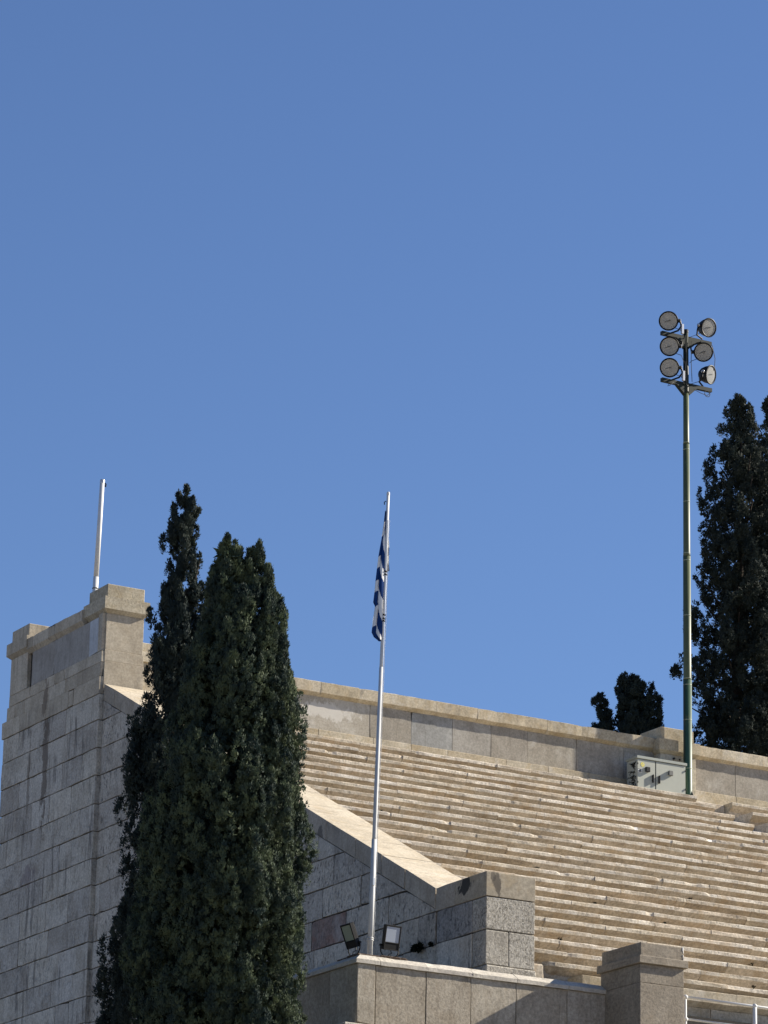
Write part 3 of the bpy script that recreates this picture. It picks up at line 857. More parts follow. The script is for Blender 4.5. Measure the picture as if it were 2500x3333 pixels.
rp = [P3(12.95 + .2 * i) + Vector((.046 - .0028 * .2 * i + .004 * math.sin(i * 1.3), -.03, 0)) for i in range(35)]
MB().tube(rp, .0045, 5).build('halyard', M_LABEL, fp)
MB().box(28.435, 28.475, 49.79, 49.812, 13.78, 13.90, .004).build('cleat', M_KNOB, fp)
lat = Vector((-math.cos(_y), math.sin(_y), 0))          # sideways direction in which the cloth hangs
dep = Vector((-math.sin(_y), -math.cos(_y), 0))
def bandmat(edges, t):
    k = 0
    for e in edges:
        if t > e: k += 1
    return k % 2
flag = MB()
WID = [(0, .012), (.09, .022), (.2, .045), (.36, .080), (.45, .092), (.54, .106), (.62, .116), (.71, .128), (.74, .100), (.85, .122), (.94, .134), (.975, .10), (1, .04)]
def width(t):
    for (a, wa), (b, wb) in zip(WID, WID[1:]):
        if t <= b: return wa + (wb - wa) * (t - a) / (b - a)
    return .04
OUT = [.09, .20, .36, .45, .55, .635, .745, .90]         # outer fold: blue, white, blue ...
INN = [.12, .24, .38, .46, .60, .76, .885, .955]
Z1, Z0 = 19.90, 17.74
NR = 200
for layer, (fr, edges, slant) in enumerate((([(1.0, .0), (.85, .030), (.68, .032), (.48, .012)], OUT, .015), ([(.54, .022), (.40, .045), (.20, .050), (-.10, .034)], INN, -.11), ([(.98, -.012), (.7, -.04), (.4, -.046), (.0, -.04)], OUT, .02))):
    fr = [tuple(fr[q][c_] + (fr[q + 1][c_] - fr[q][c_]) * h / 4 for c_ in (0, 1)) for q in range(len(fr) - 1) for h in range(4)] + [fr[-1]]
    vs, fs, ms = [], [], []
    for i in range(NR + 1):
        t = i / NR
        z = Z1 + (Z0 - Z1) * t
        wd = width(t) * 1.14
        for (a, d) in fr:
            wob = .010 * math.sin(t * 9 + layer * 1.7 + a * 4)
            vs.append(P3(z) + lat * (.024 + wd * a + wob * .3) + dep * (d * (.5 + t) + wob))
    m = len(fr)
    for i in range(NR):
        for j in range(m - 1):
            fs.append((i * m + j, i * m + j + 1, (i + 1) * m + j + 1, (i + 1) * m + j))
            ms.append(bandmat(edges, (i + .5) / NR + slant * (j / m)))
    flag.add(vs, fs, ms)
vs, fs, ms = [], [], []
for i in range(25):                                      # the corner that shows on the far side of the pole
    t = i / 24
    z = 19.42 - .52 * t
    for (a, d) in ((-.02, .02), (.0, -.035), (.03, -.045), (.046 + .006 * math.sin(t * 7), -.02)):
        vs.append(P3(z) - lat * (.020 + a * (.45 + .55 * t)) + dep * d)
for i in range(24):
    for j in range(3):
        fs.append((i * 4 + j, i * 4 + j + 1, i * 4 + 5 + j, i * 4 + 4 + j)); ms.append([1, 0, 1, 0][min(3, int(i / 6))])
flag.add(vs, fs, ms)
fo = flag.build('flag', [M_FBLUE, M_FWHITE], None, True, fix=False)
tag(fo, 'limp blue and white striped flag hanging furled against the white flagpole', 'flag')

fq = thing('flagpole', 'short bare white pole rising behind the capped pillar of the stone tower', 'flagpole', (31.37, 66.5, 20.85), 'white flagpoles')
def Q3(z): return Vector((31.37 + .05 * (z - 23.2) / 2.3, 66.5, z))
MB().tube([Q3(20.85), Q3(23.4)], [.058, .056], 14).build('lower_section', M_WHITE, fq, True)
MB().tube([Q3(23.4), Q3(25.47)], [.052, .047], 14).build('upper_section', M_WHITE, fq, True)
MB().lathe([(.001, .02), (.04, .018), (.05, 0), (.05, -.06)], Matrix.Translation(Q3(25.47)), 12).build('finial', M_KNOB, fq, True)
MB().tube([Q3(25.42) + Vector((.04, -.01, 0)), Q3(25.40) + Vector((.075, -.02, 0)), Q3(25.34) + Vector((.07, -.02, 0))], .016, 6).build('pulley', M_BLACK, fq)
MB().lathe([(.054, -.012), (.066, -.008), (.066, .008), (.054, .012)], Matrix.Translation(Q3(23.16)), 12).build('rope_tie', M_GASKET, fq, True)

# ------------------------------------------------------------------ floodlight mast
mast = thing('light_mast', 'tall green floodlight mast with six round lamps beside the grey cabinet', 'light mast', (46.63, 67.55, 20.7))
MX, MY = 46.595, 67.55
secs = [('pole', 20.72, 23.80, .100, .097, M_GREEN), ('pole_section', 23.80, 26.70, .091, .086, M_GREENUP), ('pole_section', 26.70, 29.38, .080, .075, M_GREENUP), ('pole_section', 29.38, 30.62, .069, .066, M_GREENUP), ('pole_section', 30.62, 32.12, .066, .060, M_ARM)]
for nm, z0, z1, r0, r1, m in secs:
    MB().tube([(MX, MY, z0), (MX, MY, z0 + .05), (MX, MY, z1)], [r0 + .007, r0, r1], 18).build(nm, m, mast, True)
for z, r in ((21.75, .100), (22.87, .099), (23.68, .098), (23.83, .094), (25.3, .090), (26.6, .087), (26.77, .083), (28.0, .079), (29.25, .077), (29.42, .073)):
    MB().lathe([(r - .004, -.010), (r + .001, -.009), (r + .001, .009), (r - .004, .010)], Matrix.Translation((MX, MY, z)), 18).build('pole_band', M_BAND, mast, True)
MB().tube([(MX, MY, 20.95), (MX, MY, 21.10)], .155, 18).build('base_plate', M_GREEN, mast)
for an in (25, 115, 205, 295):
    c_, s_ = math.cos(math.radians(an)), math.sin(math.radians(an))
    MB().add([(MX + c_ * .09, MY + s_ * .09, 21.10), (MX + c_ * .155, MY + s_ * .155, 21.10), (MX + c_ * .09, MY + s_ * .09, 21.27),
              (MX + c_ * .09 - s_ * .012, MY + s_ * .09 + c_ * .012, 21.10), (MX + c_ * .155 - s_ * .012, MY + s_ * .155 + c_ * .012, 21.10), (MX + c_ * .09 - s_ * .012, MY + s_ * .09 + c_ * .012, 21.27)],
             [(0, 1, 2), (5, 4, 3), (0, 3, 4, 1), (1, 4, 5, 2), (2, 5, 3, 0)]).build('gusset', M_BLACK, mast)
MB().tube([(MX, MY, 32.10), (MX, MY, 32.17)], .066, 14).build('top_cap', M_BLACK, mast)
MB().tube([(MX - .105, MY - .03, z) for z in (21.9, 22.6, 23.2, 23.7)], .008, 6).build('cable', M_CABLE, mast)
for zz in (31.96, 30.82):
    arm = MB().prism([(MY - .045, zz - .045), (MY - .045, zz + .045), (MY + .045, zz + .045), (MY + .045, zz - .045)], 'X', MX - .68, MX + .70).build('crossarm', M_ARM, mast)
    for s in (-1, 1):
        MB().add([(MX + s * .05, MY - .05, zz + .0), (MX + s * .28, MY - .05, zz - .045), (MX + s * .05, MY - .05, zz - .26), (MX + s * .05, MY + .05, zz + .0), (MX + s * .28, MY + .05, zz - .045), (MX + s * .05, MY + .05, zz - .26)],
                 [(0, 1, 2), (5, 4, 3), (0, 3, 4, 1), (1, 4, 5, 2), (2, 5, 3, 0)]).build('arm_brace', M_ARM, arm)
def lamp(cx, cz, d, side, armz, ball=True):
    d = Vector(d).normalized()
    c0 = Vector((cx, MY - .06, cz))
    mt = Matrix.Translation(c0) @ d.to_track_quat('Z', 'Y').to_matrix().to_4x4()
    b = MB().lathe([(.03, -.27), (.10, -.26), (.155, -.20), (.195, -.10), (.205, -.02), (.220, .0), (.228, .02), (.222, .036), (.196, .036), (.194, .018)], mt, 32)
    n0 = len(b.v)
    lamp_o = b.build('lamp', M_BLACK, mast, True, fix=True)
    MB().lathe([(.198, .016), (.185, -.05), (.15, -.13), (.09, -.185), (.03, -.20), (.001, -.20)], mt, 32).build('reflector', M_REFL, lamp_o, True)
    MB().lathe([(.001, -.06), (.028, -.065), (.034, -.09), (.030, -.14), (.02, -.198)], mt @ Matrix.Translation((.02, -.02, 0)), 12).build('bulb', M_BULB, lamp_o, True)
    MB().lathe([(.195, .021), (.17, .024), (.10, .027), (.001, .028)], mt, 32).build('glass', M_GLASS, lamp_o, True, fix=False)
    MB().lathe([(.193, .014), (.178, .0), (.172, -.012)], mt, 32).build('reflector_rim', M_LABEL, lamp_o, True)
    MB().tube([c0 + mt.to_3x3() @ Vector((-.10, -.03, .03)), c0 + mt.to_3x3() @ Vector((.05, .02, .034))], .006, 5).build('lamp_stay', M_BLACK, lamp_o)
    # side knob and bent yoke down (or up) to the cross-arm
    hz = Vector((0, 0, 1)).cross(d).normalized() * side
    if hz.dot(rgt) * side < 0: hz = -hz
    k0 = c0 + hz * .205 - d * .03
    k1 = c0 + hz * .265 - d * .03
    MB().tube([k0, k1], .045, 12).build('pivot', M_BLACK, lamp_o, True)
    MB().tube([k1, k1 + hz * .022], .042, 12).build('knob', M_KNOB, lamp_o, True)
    sg = -1 if armz < cz else 1
    k2 = k1 + hz * .005
    e = Vector((k2.x + hz.x * .04, MY - .05, armz - sg * .04))
    MB().tube([k2, Vector((k2.x + hz.x * .03, k2.y, cz + sg * .12)), Vector((e.x, e.y, armz - sg * .10)), e - hz * .16], .021, 8).build('yoke', M_BLACK, lamp_o)
    if ball:
        MB().box(k2.x - .025 + hz.x * .06, k2.x + .035 + hz.x * .06, k2.y - .03, k2.y + .03, cz - .30, cz - .06, .006).build('ballast_box', M_KNOB if side > 0 else M_BLACK, lamp_o)
    MB().tube([c0 - d * .26, c0 - d * .30 + Vector((0, 0, -.12)), k2 + Vector((0, 0, -.22)), Vector((MX + (-.07 if cx < MX else .07), MY - .05, cz - .34))], .007, 6).build('lamp_cable', M_CABLE, lamp_o)
tc = (-.528, -.774, -.35)
lamp(46.075, 32.27, tc, 1, 31.99)
lamp(46.100, 31.65, tc, 1, 31.94, False)
lamp(46.100, 31.13, tc, 1, 30.85)
lamp(47.185, 32.33, (.10, -.92, -.25), -1, 31.99, False)
lamp(47.045, 31.70, (-.50, -.80, -.36), -1, 31.94, False)
lamp(47.225, 31.18, (.40, -.85, -.2), -1, 30.85, False)
for pts in ([(46.2, 67.48, 30.80), (46.1, 67.46, 30.70), (46.02, 67.46, 30.66), (46.06, 67.46, 30.72), (46.3, 67.48, 30.78)], [(46.75, 67.46, 30.72), (46.95, 67.45, 30.66), (47.12, 67.45, 30.64), (47.2, 67.45, 30.72)],
            [(47.12 + .075 * math.cos(a), 67.45, 30.68 + .075 * math.sin(a)) for a in [i * PI / 5 for i in range(11)]], [(46.53, 67.47, 32.0), (46.55, 67.47, 31.5), (46.52, 67.47, 31.1), (46.56, 67.47, 30.8)],
            [(46.70, 67.47, 31.9), (46.68, 67.46, 31.4), (46.71, 67.47, 30.9)], [(47.30, 67.5, 31.92), (47.36, 67.47, 31.6), (47.33, 67.46, 31.35), (47.3, 67.5, 31.25)]):
    MB().tube(pts, .008, 6).build('cable', M_CABLE, mast)

# ------------------------------------------------------------------ electrical cabinet
cab = thing('electrical_cabinet', 'pale grey green two door electrical cabinet standing on the top seat row', 'cabinet', (45.7, 67.5, 21.06))
YC = 67.32
MB().box(45.085, 46.37, YC + .012, 67.73, 21.066, 21.735, .004).build('body', M_CAB, cab)
MB().box(45.065, 46.40, YC - .03, 67.75, 21.738, 21.80, .006).build('lid', M_CABLID, cab)
for a, b, hx, vx in ((45.090, 45.556, 45.49, 45.345), (45.582, 46.365, 45.655, 45.955)):
    dr = MB().box(a, b, YC - .010, YC + .010, 21.075, 21.728, .003).build('door', M_CAB, cab)
    hd = MB().box(hx - .018, hx + .018, YC - .055, YC - .011, 21.235, 21.415, .008).build('handle', M_BLACK, dr)
    MB().box(vx - .055, vx + .055, YC - .060, YC - .011, 21.455, 21.565, .008).build('lock_box', M_GREYBOX if vx > 45.6 else M_BLACK, dr)
    for hz_ in (21.20, 21.62):
        xx = a + .004 if a < 45.3 else b - .004
        MB().tube([(xx, YC - .02, hz_ - .02), (xx, YC - .02, hz_ + .02)], .010, 8).build('hinge', M_BLACK, dr)
    if a < 45.3:
        MB().tube([(45.222, YC - .0125, 21.612), (45.222, YC - .0105, 21.612)], .052, 16).build('round_sticker', M_YELLOW, dr)
        st = MB()
        st.tube([(45.19, YC - .0135, 21.585), (45.255, YC - .0135, 21.64)], .005, 4)
        st.build('sticker_mark', M_LABEL, dr)
        lb = MB()
        for q in range(4):
            lb.box(45.105, 45.205, YC - .0125, YC - .0105, 21.43 + q * .022, 21.441 + q * .022, 0, 1 if q % 2 else 0)
        lb.box(45.105, 45.205, YC - .0118, YC - .0103, 21.425, 21.512, 0, 0)
        lb.box(45.12, 45.19, YC - .014, YC - .0122, 21.432, 21.442, 0, 1).box(45.12, 45.19, YC - .014, YC - .0122, 21.464, 21.474, 0, 1).box(45.12, 45.19, YC - .014, YC - .0122, 21.494, 21.504, 0, 1)
        lb.box(45.145, 45.165, YC - .014, YC - .0122, 21.432, 21.504, 0, 1)
        lb.build('label_plate', [M_LABEL, M_BLACK], dr)
MB().box(45.560, 45.578, YC - .002, YC + .011, 21.075, 21.728).build('door_gap', M_GASKET, cab)
gr = MB()
grr = random.Random(12)
for zc_ in (21.64, 21.55, 21.45, 21.33, 21.24, 21.15):
    for _ in range(5):
        pts = []
        y = 67.38 + grr.uniform(0, .1); z = zc_ + grr.uniform(-.03, .03)
        for i in range(7):
            pts.append((45.083, y, z)); y += grr.uniform(-.04, .07); z += grr.uniform(-.045, .045)
            y = min(max(y, 67.36), 67.70); z = min(max(z, 21.09), 21.70)
        gr.tube(pts, .008, 4)
gr.build('graffiti', M_BLACK, cab)

# ------------------------------------------------------------------ two floodlights on the terrace corner
def flood(label, base, facing, lean, lens):
    """base: point under the pivot; facing: horizontal unit direction; lean: forward tilt"""
    t = thing('floodlight', label, 'floodlight', base, 'black floodlights at the flagpole foot')
    fx_ = Vector(facing).normalized()
    side = Vector((0, 0, 1)).cross(fx_)
    Rm = Matrix((side, fx_, Vector((0, 0, 1)))).transposed().to_4x4()
    tl = Matrix.Rotation(-lean, 4, 'X')
    piv = Vector(base) + Vector((0, 0, .17))
    mt = Matrix.Translation(piv) @ Rm @ tl
    W, H = .145, .355
    def bx(name, x0, x1, y0, y1, z0, z1, m, par, bev=.006):
        b = MB().box(x0, x1, y0, y1, z0, z1, bev)
        b.v = [tuple(mt @ Vector(v)) for v in b.v]
        return b.build(name, m, par)
    fr_ = MB()
    for (x0, x1, z0, z1) in ((-W, -W + .024, -.03, H), (W - .024, W, -.03, H), (-W + .024, W - .024, H - .026, H), (-W + .018, W - .018, .075, .09), (-W + .018, W - .018, -.03, -.015)):
        fr_.box(x0, x1, -.03, .034, z0, z1, .005)
    fr_.box(-W + .004, W - .004, -.05, .012, -.026, H - .004, .006)
    fr_.v = [tuple(mt @ Vector(v)) for v in fr_.v]
    body = fr_.build('body', M_BLACK, t)
    bx('glass', -W + .019, W - .019, .014, .024, .091, H - .021, lens, body, .002)
    bx('driver_cover', -W + .019, W - .019, .014, .028, -.014, .074, M_BLACK, body, .003)
    hb = [Vector((s * (W + .018), -.02, z)) for s, z in ((-1, .06), (-1, -.12), (1, -.12), (1, .06))]
    R2 = Matrix.Translation(piv) @ Rm
    MB().tube([R2 @ Vector((-W - .018, -.02, .05)), R2 @ Vector((-W - .018, -.02, -.06)), R2 @ Vector((-W + .03, -.02, -.135)), R2 @ Vector((W - .03, -.02, -.135)), R2 @ Vector((W + .018, -.02, -.06)), R2 @ Vector((W + .018, -.02, .05))], .011, 6).build('bracket', M_BLACK, t)
    for s in (-1, 1):
        MB().tube([R2 @ Vector((s * (W - .005), -.02, .04)), R2 @ Vector((s * (W + .035), -.02, .04))], .018, 8).build('pivot_bolt', M_BLACK, t)
    MB().tube([R2 @ Vector((.02, -.04, .0)), R2 @ Vector((.05, -.03, -.07)), R2 @ Vector((-.01, -.01, -.09)), R2 @ Vector((-.04, -.02, -.14))], .007, 6).build('cable', M_CABLE, t)
    b = MB()
    for s in (-1, 1):
        b.box(s * .11 - .03, s * .11 + .03, -.05, .02, -.17, -.137, .004)
    b.v = [tuple(R2 @ Vector(v)) for v in b.v]
    b.build('foot', M_RUST, t)
    return t
flood('black floodlight right of the flagpole foot, glass coloured like reflected sky', (28.695, 49.66, 12.632), (.06, -1, 0), math.radians(11), M_LENS)
flood('black floodlight left of the flagpole foot, tilted down, with greenish glass', (28.14, 49.84, 12.632), (-1, -.05, 0), math.radians(22), M_GREEN_LENS)
st = MB()
st.box(28.10, 28.98, 49.605, 49.64, 12.634, 12.652, .003).box(28.5, 28.95, 49.60, 49.63, 12.653, 12.664, .003)
st.box(28.12, 28.15, 49.66, 50.3, 12.634, 12.652, .003)
tag(st.build('metal_strip', M_RUST), 'rusty metal strip lying along the terrace edge under the floodlights', 'metal strip')

# ------------------------------------------------------------------ foliage
def sprays(pos, axis, size, rng, tris=3, face=None):
    """numpy: one little fan of pointed leaflets at each position, leaning along axis"""
    n = len(pos)
    ax = axis / (np.linalg.norm(axis, axis=1, keepdims=True) + 1e-9)
    rv = rng.normal(size=(n, 3))
    sd = np.cross(ax, rv); sd /= (np.linalg.norm(sd, axis=1, keepdims=True) + 1e-9)
    V = np.empty((n, tris, 3, 3), dtype=np.float32)
    L = size * rng.uniform(.65, 1.35, n)
    for t in range(tris):
        a = (t - (tris - 1) / 2) * .75 + rng.normal(0, .15, n)
        ca, sa = np.cos(a)[:, None], np.sin(a)[:, None]
        d = ax * ca + sd * sa
        nr = np.cross(d, rng.normal(size=(n, 3)) if face is None else face + rng.normal(0, .22, (n, 3))); nr /= (np.linalg.norm(nr, axis=1, keepdims=True) + 1e-9)
        wd = (L * .27)[:, None]
        base = pos + d * (L * .12)[:, None]
        V[:, t, 0] = base - nr * wd
        V[:, t, 1] = base + nr * wd
        V[:, t, 2] = pos + d * L[:, None] * (1.0 if t == (tris - 1) // 2 else .8)
    return V.reshape(-1, 3, 3)

def tri_mesh(name, T, mat, parent=None):
    n = len(T)
    me = bpy.data.meshes.new(name)
    me.vertices.add(n * 3); me.loops.add(n * 3); me.polygons.add(n)
    me.vertices.foreach_set('co', T.reshape(-1).astype(np.float32))
    me.loops.foreach_set('vertex_index', np.arange(n * 3, dtype=np.int32))
    me.polygons.foreach_set('loop_start', np.arange(0, n * 3, 3, dtype=np.int32))
    me.update()
    me.validate()
    return link(name, me, mat, parent)

def interp(tab, z, col):
    zz = np.array([r[0] for r in tab])[::-1]; vv = np.array([r[col] for r in tab])[::-1]
    return np.interp(z, zz, vv)

def cypress(name, label, cat, cx, cy, zbase, spires, mat, seed, nper, zvis, plume=(.13, .30), spray=.045, perpl=(12, 12), tuft=.055, gaps=.12, limbs=0, shell=(.55, 1.0), lobe=.16, group=None, inner=0, nt_=2):
    """spires: tables (z, left, right) of a crown leaf-shell, sideways offsets in metres from the trunk axis"""
    rng = np.random.default_rng(seed)
    t = thing(name, label, cat, (cx, cy, zbase), group)
    h = np.array([cx, cy]); h = h / np.hypot(*h)
    la = np.array([h[1], -h[0], 0.0]); fw = np.array([h[0], h[1], 0.0])
    o = np.array([cx, cy, 0.0])
    TT = []
    for tab, npl in zip(spires, nper):
        zt, zb = tab[0][0], tab[-1][0]
        zz = np.linspace(zb, zt, 400)
        rr_ = np.maximum((interp(tab, zz, 2) - interp(tab, zz, 1)) / 2, .04)
        cdf = np.cumsum(rr_ * np.where(zz < zvis, .4, 1.0)); cdf /= cdf[-1]
        z = np.interp(rng.random(npl), cdf, zz)
        c = (interp(tab, z, 2) + interp(tab, z, 1)) / 2
        r = np.maximum((interp(tab, z, 2) - interp(tab, z, 1)) / 2, .04)
        th = rng.uniform(0, 2 * PI, npl)
        ph = rng.uniform(0, 6.28, 6)
        lob = 1 + lobe * (np.sin(3 * th + 1.3 * z + ph[0]) * .45 + np.sin(5 * th - 2.1 * z + ph[1]) * .35 + np.sin(2 * th + 3.7 * z + ph[2]) * .4 + np.sin(9 * th + 1.1 * z + ph[3]) * .3)
        rad = r * lob * np.sqrt(rng.uniform(shell[0] ** 2, shell[1] ** 2, npl)) - plume[0] * .45
        rad = np.maximum(rad, 0)
        keep = rng.random(npl) > gaps
        P = o + la * (c + rad * np.cos(th))[:, None] + fw * (rad * np.sin(th))[:, None] + np.array([0, 0, 1.0]) * z[:, None]
        out = la * np.cos(th)[:, None] + fw * np.sin(th)[:, None]
        P, out, rk = P[keep], out[keep], r[keep]
        m = len(P)
        sc = rng.uniform(.6, 1.35, m) * np.clip(rk / .55, .28, 1.0)
        up_ = np.array([0, 0, 1.0])
        # small tufts over the outer, upper side of each upright plume
        kt, ks = perpl
        d = rng.normal(size=(m, kt, 3)) + out[:, None, :] * .7 + up_ * .2
        d /= np.linalg.norm(d, axis=2, keepdims=True)
        rho = rng.uniform(.55, 1.0, (m, kt, 1)) ** .6
        ell = d * rho * np.array([plume[0], plume[0], plume[1]]) * sc[:, None, None]
        tip = np.clip(ell[:, :, 2:3] / (plume[1] * sc[:, None, None]), -1, 1)
        ell[:, :, :2] *= (1 - .5 * np.clip(tip, 0, 1))
        ell += out[:, None, :] * (tip * plume[0] * .3)
        tc_ = (P[:, None, :] + ell)
        td = rng.normal(size=(m, kt, ks, 3)) + d[:, :, None, :] * .5 + up_ * .35
        td /= np.linalg.norm(td, axis=3, keepdims=True)
        ts = tuft * rng.uniform(.6, 1.35, (m, kt, 1, 1))
        pos = (tc_[:, :, None, :] + td * ts * rng.uniform(.25, 1.0, (m, kt, ks, 1)) * np.array([.85, .85, 1.5])).reshape(-1, 3)
        axis = (td * .8 + up_ * 1.1).reshape(-1, 3) + rng.normal(0, .3, (m * kt * ks, 3))
        face = (td * .7 + d[:, :, None, :] * .7).reshape(-1, 3)
        TT.append(sprays(pos, axis, spray, rng, nt_, face))
    if inner:                                              # coarse filler leaves added inside the crown to stop light passing
        tab = spires[0]
        z = rng.uniform(tab[-1][0], tab[0][0] - .3, inner * 60)
        r = np.maximum((interp(tab, z, 2) - interp(tab, z, 1)) / 2, .04) * .72 * np.sqrt(rng.random(len(z)))
        c = (interp(tab, z, 2) + interp(tab, z, 1)) / 2
        th = rng.uniform(0, 2 * PI, len(z))
        P = o + la * (c + r * np.cos(th))[:, None] + fw * (r * np.sin(th))[:, None] + np.array([0, 0, 1.0]) * z[:, None]
        TT.append(sprays(P, rng.normal(size=P.shape) + np.array([0, 0, .6]), .13, rng, 2))
    T = np.concatenate(TT)
    tri_mesh('crown', T, mat, t)
    tab = max(spires, key=lambda s: s[0][0])
    zt = tab[0][0]
    pts = []; rads = []
    for i in range(9):
        z = zbase - .1 + (zt - .5 - zbase) * i / 8
        cc = float((interp(tab, np.array([z]), 1)[0] + interp(tab, np.array([z]), 2)[0]) / 2) * min(1, max(0, (z - zbase) / (zt - zbase)))
        p = o + la * cc + np.array([0, 0, z])
        pts.append(tuple(p)); rads.append(.22 * (1 - i / 8) + .015)
    tk = MB().tube(pts, rads, 10)
    tk.build('trunk', M_BARK, t, True)
    lr = random.Random(seed)
    if limbs:
        for i in range(limbs):
            z = zvis - 1 + (zt - zvis) * lr.random() * .85 + .5
            an = lr.uniform(0, 2 * PI)
            ff = min(1, max(0, (z - zbase) / (zt - zbase)))
            cc = float((interp(tab, np.array([z]), 1)[0] + interp(tab, np.array([z]), 2)[0]) / 2)
            R_ = float((interp(tab, np.array([z]), 2)[0] - interp(tab, np.array([z]), 1)[0]) / 2)
            p0 = o + la * cc * ff + np.array([0, 0, z])
            q = la * math.cos(an) + fw * math.sin(an)
            p1 = p0 + q * R_ * .5 + np.array([0, 0, .25 + .3 * lr.random()])
            p2 = p0 + q * R_ * .75 + np.array([0, 0, .55 + .3 * lr.random()])
            MB().tube([tuple(p0), tuple(p1), tuple(p2)], [.045, .03, .012], 6).build('limb', M_BARK, t, True)
    return t

low = lambda tab, zb: tab + [(zb + 1.2, tab[-1][1] * .9, tab[-1][2] * .9), (zb + .3, tab[-1][1] * .5, tab[-1][2] * .5)]
T1A = [(18.73, -.11, .06), (18.5, -.16, .16), (18.1, -.26, .28), (17.65, -.34, .45), (17.36, -.36, .60), (17.07, -.42, .72), (16.7, -.51, .82), (16.34, -.59, .93), (15.91, -.70, 1.02), (15.48, -.80, 1.10), (14.9, -.94, 1.20), (14.33, -1.05, 1.22), (13.7, -1.14, 1.26), (13.0, -1.21, 1.26), (12.3, -1.23, 1.27), (11.75, -1.18, 1.27), (11.19, -1.1, 1.27)]  # crown tables here and below: outlines traced from image pixels, converted to metres
T1B = [(18.50, .36, .46), (18.36, .26, .55), (18.09, .18, .62), (17.65, .15, .74), (17.36, .2, .89), (17.07, .25, .97), (16.7, .25, .93), (16.34, .3, .98), (15.9, .35, 1.05)]
cypress('cypress_tree', 'broad dense dark green cypress in front of the sloping end wall', 'tree', 25.35, 49.0, 0, [low(T1A, 0), T1B], M_CYP, 11, [1400, 160], 10.8, plume=(.15, .42), spray=.042, perpl=(30, 26), tuft=.040, gaps=.0, lobe=.11, shell=(.74, 1.03), inner=650, nt_=1, group='cypress trees')
T2 = [(20.52, .23, .38), (20.25, .14, .48), (19.95, .09, .50), (19.72, -.02, .48), (19.44, -.05, .56), (19.17, .04, .58), (18.86, .0, .66), (18.47, -.13, .70), (18.01, -.18, .75), (17.47, -.30, .80), (16.93, -.24, .82), (16.55, -.44, .86), (16.25, -.46, .88), (16.05, -.34, .88), (15.75, -.66, .9), (15.45, -.60, .9), (14.89, -.46, .9), (14.15, -.48, .9), (13.56, -.44, .9), (12.89, -.65, .85), (12.3, -.80, .80), (11.71, -.76, .80)]
cypress('cypress_tree', 'slender taller cypress with ragged outline behind the broad one, in front of the tower', 'tree', 25.9, 52.3, 0, [low(T2, 0)], M_CYPD, 12, [1350], 11.3, plume=(.12, .28), spray=.043, perpl=(22, 20), tuft=.042, nt_=1, gaps=.04, limbs=10, lobe=.22, shell=(.35, 1.04), group='cypress trees')
T3 = [(34.10, .26, .53), (33.8, .02, .70), (33.4, -.06, .87), (32.87, -.22, 1.1), (31.99, -.44, 1.45), (31.37, -.46, 1.56), (30.62, -.57, 1.66), (29.57, -.72, 1.77), (28.77, -.76, 1.87), (27.43, -.82, 1.97), (26.9, -.98, 2.0), (26.5, -.84, 2.02), (25.14, -.96, 2.06), (24.54, -.90, 2.05), (22.5, -.6, 1.6), (21.5, -.3, .9)]
cypress('cypress_tree', 'tall loose cypress with see-through crown behind the parapet, right of the green mast', 'tree', 53.3, 75.5, 21.1, [T3], M_CYPB, 13, [1150], 23.5, plume=(.17, .26), spray=.065, perpl=(15, 14), tuft=.07, gaps=.14, limbs=26, lobe=.28, shell=(.2, 1.05), group='cypress trees')
T3b = [(35.17, .33, .52), (34.65, .18, .67), (33.35, -.02, 1.14), (31.42, -.1, 1.6), (29.51, -.24, 1.81), (27.01, -.38, 1.89), (25.27, -.4, 1.86), (22.5, -.3, 1.4)]
cypress('cypress_tree', 'second tall cypress at the right edge of the picture, behind the loose one', 'tree', 55.6, 77.5, 21.2, [T3b], M_CYPB, 14, [700], 23.5, plume=(.18, .28), spray=.070, perpl=(15, 13), tuft=.075, gaps=.12, limbs=16, lobe=.25, shell=(.2, 1.05), group='cypress trees')
T4 = [(26.32, -.54, .12), (26.1, -.60, .26), (25.8, -.62, .40), (25.39, -.60, .43), (24.97, -.66, .50), (24.4, -.8, .55), (22.5, -.5, .3)]
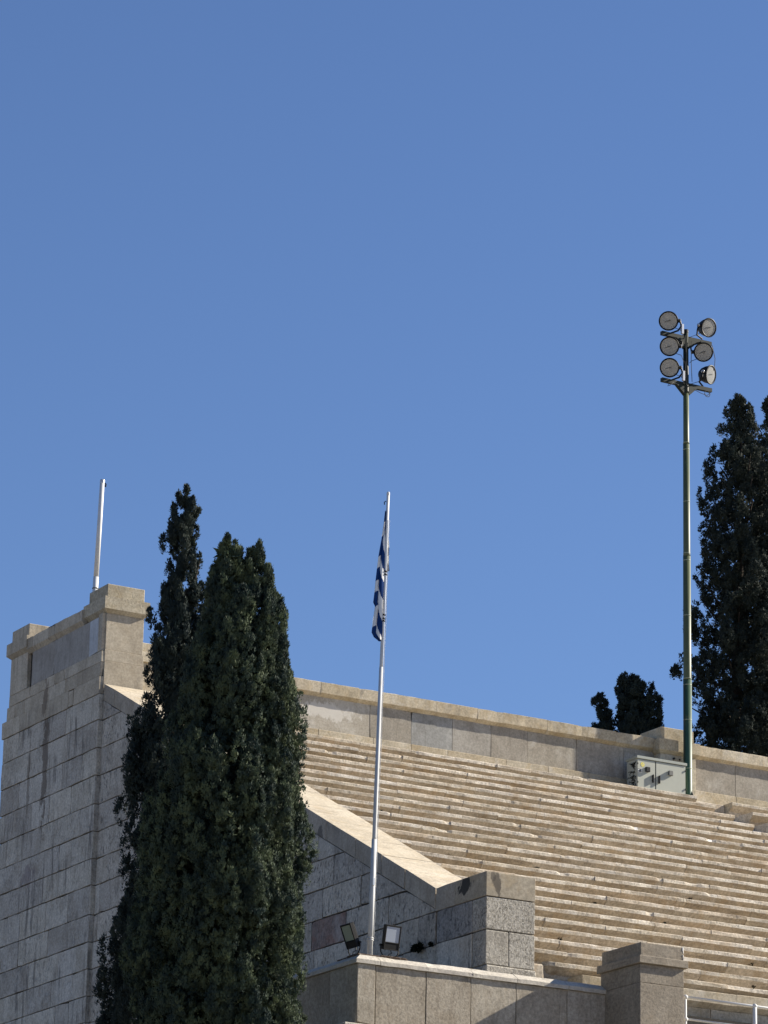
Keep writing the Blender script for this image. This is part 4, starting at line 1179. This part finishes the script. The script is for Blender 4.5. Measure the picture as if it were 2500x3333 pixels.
T4B = [(25.98, -1.30, -1.06), (25.78, -1.30, -.84), (25.4, -1.14, -.70), (24.9, -1.28, -.62), (24.3, -1.2, -.5)]
cypress('small_tree', 'small dark bushy tree top showing above the parapet left of the green mast', 'tree', 51.0, 76.0, 21.1, [T4, T4B], M_CYPD, 15, [360, 100], 23.5, plume=(.12, .16), spray=.065, perpl=(14, 13), tuft=.065, gaps=.2, limbs=8, lobe=.3, shell=(.2, 1.08))

# ------------------------------------------------------------------ weeds rooted in joints
def weed(label, p, size, nrm, seed):
    rng = np.random.default_rng(seed)
    n = int(60 + 900 * size)
    d = rng.normal(size=(n, 3)); d /= np.linalg.norm(d, axis=1, keepdims=True)
    nv = np.array(nrm)
    pos = np.array(p) + d * size * rng.uniform(.1, .9, (n, 1)) * np.array([.75, 1, .8])
    pos += nv * (size * .45)
    o = tri_mesh('wall_weed', sprays(pos, d + nv * .5, size * .5, rng), M_WEED)
    tag(o, label, 'weed', 'weeds growing in the stone joints')
weed('largest dark weed growing from the long joint right of the floodlights', (30.79, 52.30, 13.475), .105, (-1, 0, 0), 1)
weed('small dark weed in the joint, right of the largest weed', (30.79, 51.93, 13.468), .055, (-1, 0, 0), 2)
weed('small dark weed in the joint, left of the largest weed, nearest the floodlights', (30.79, 52.53, 13.463), .045, (-1, 0, 0), 3)
weed('dark weed in a wall joint just right of the broad cypress', (30.79, 56.15, 15.596), .075, (-1, 0, 0), 4)

# small dark tufts scattered at random under the seat nosings
mr = random.Random(9); rng = np.random.default_rng(77)
ms_ = []
for _ in range(46):
    k = mr.randint(1, 21); x = mr.uniform(33, 46)
    c_ = np.array([x, YT - TR * k + .085, ZT - RI * k - .15])
    n = mr.randint(10, 40)
    s_ = mr.uniform(.02, .05)
    d = rng.normal(size=(n, 3))
    ms_.append(sprays(c_ + d * s_ * np.array([.5, .35, .8]), d + np.array([0, -1, 0]), .035, rng))
tag(tri_mesh('dark_tufts', np.concatenate(ms_), M_WEED), 'dark tufts scattered along the undercuts of the seat rows', 'dark_tufts', None, 'stuff')
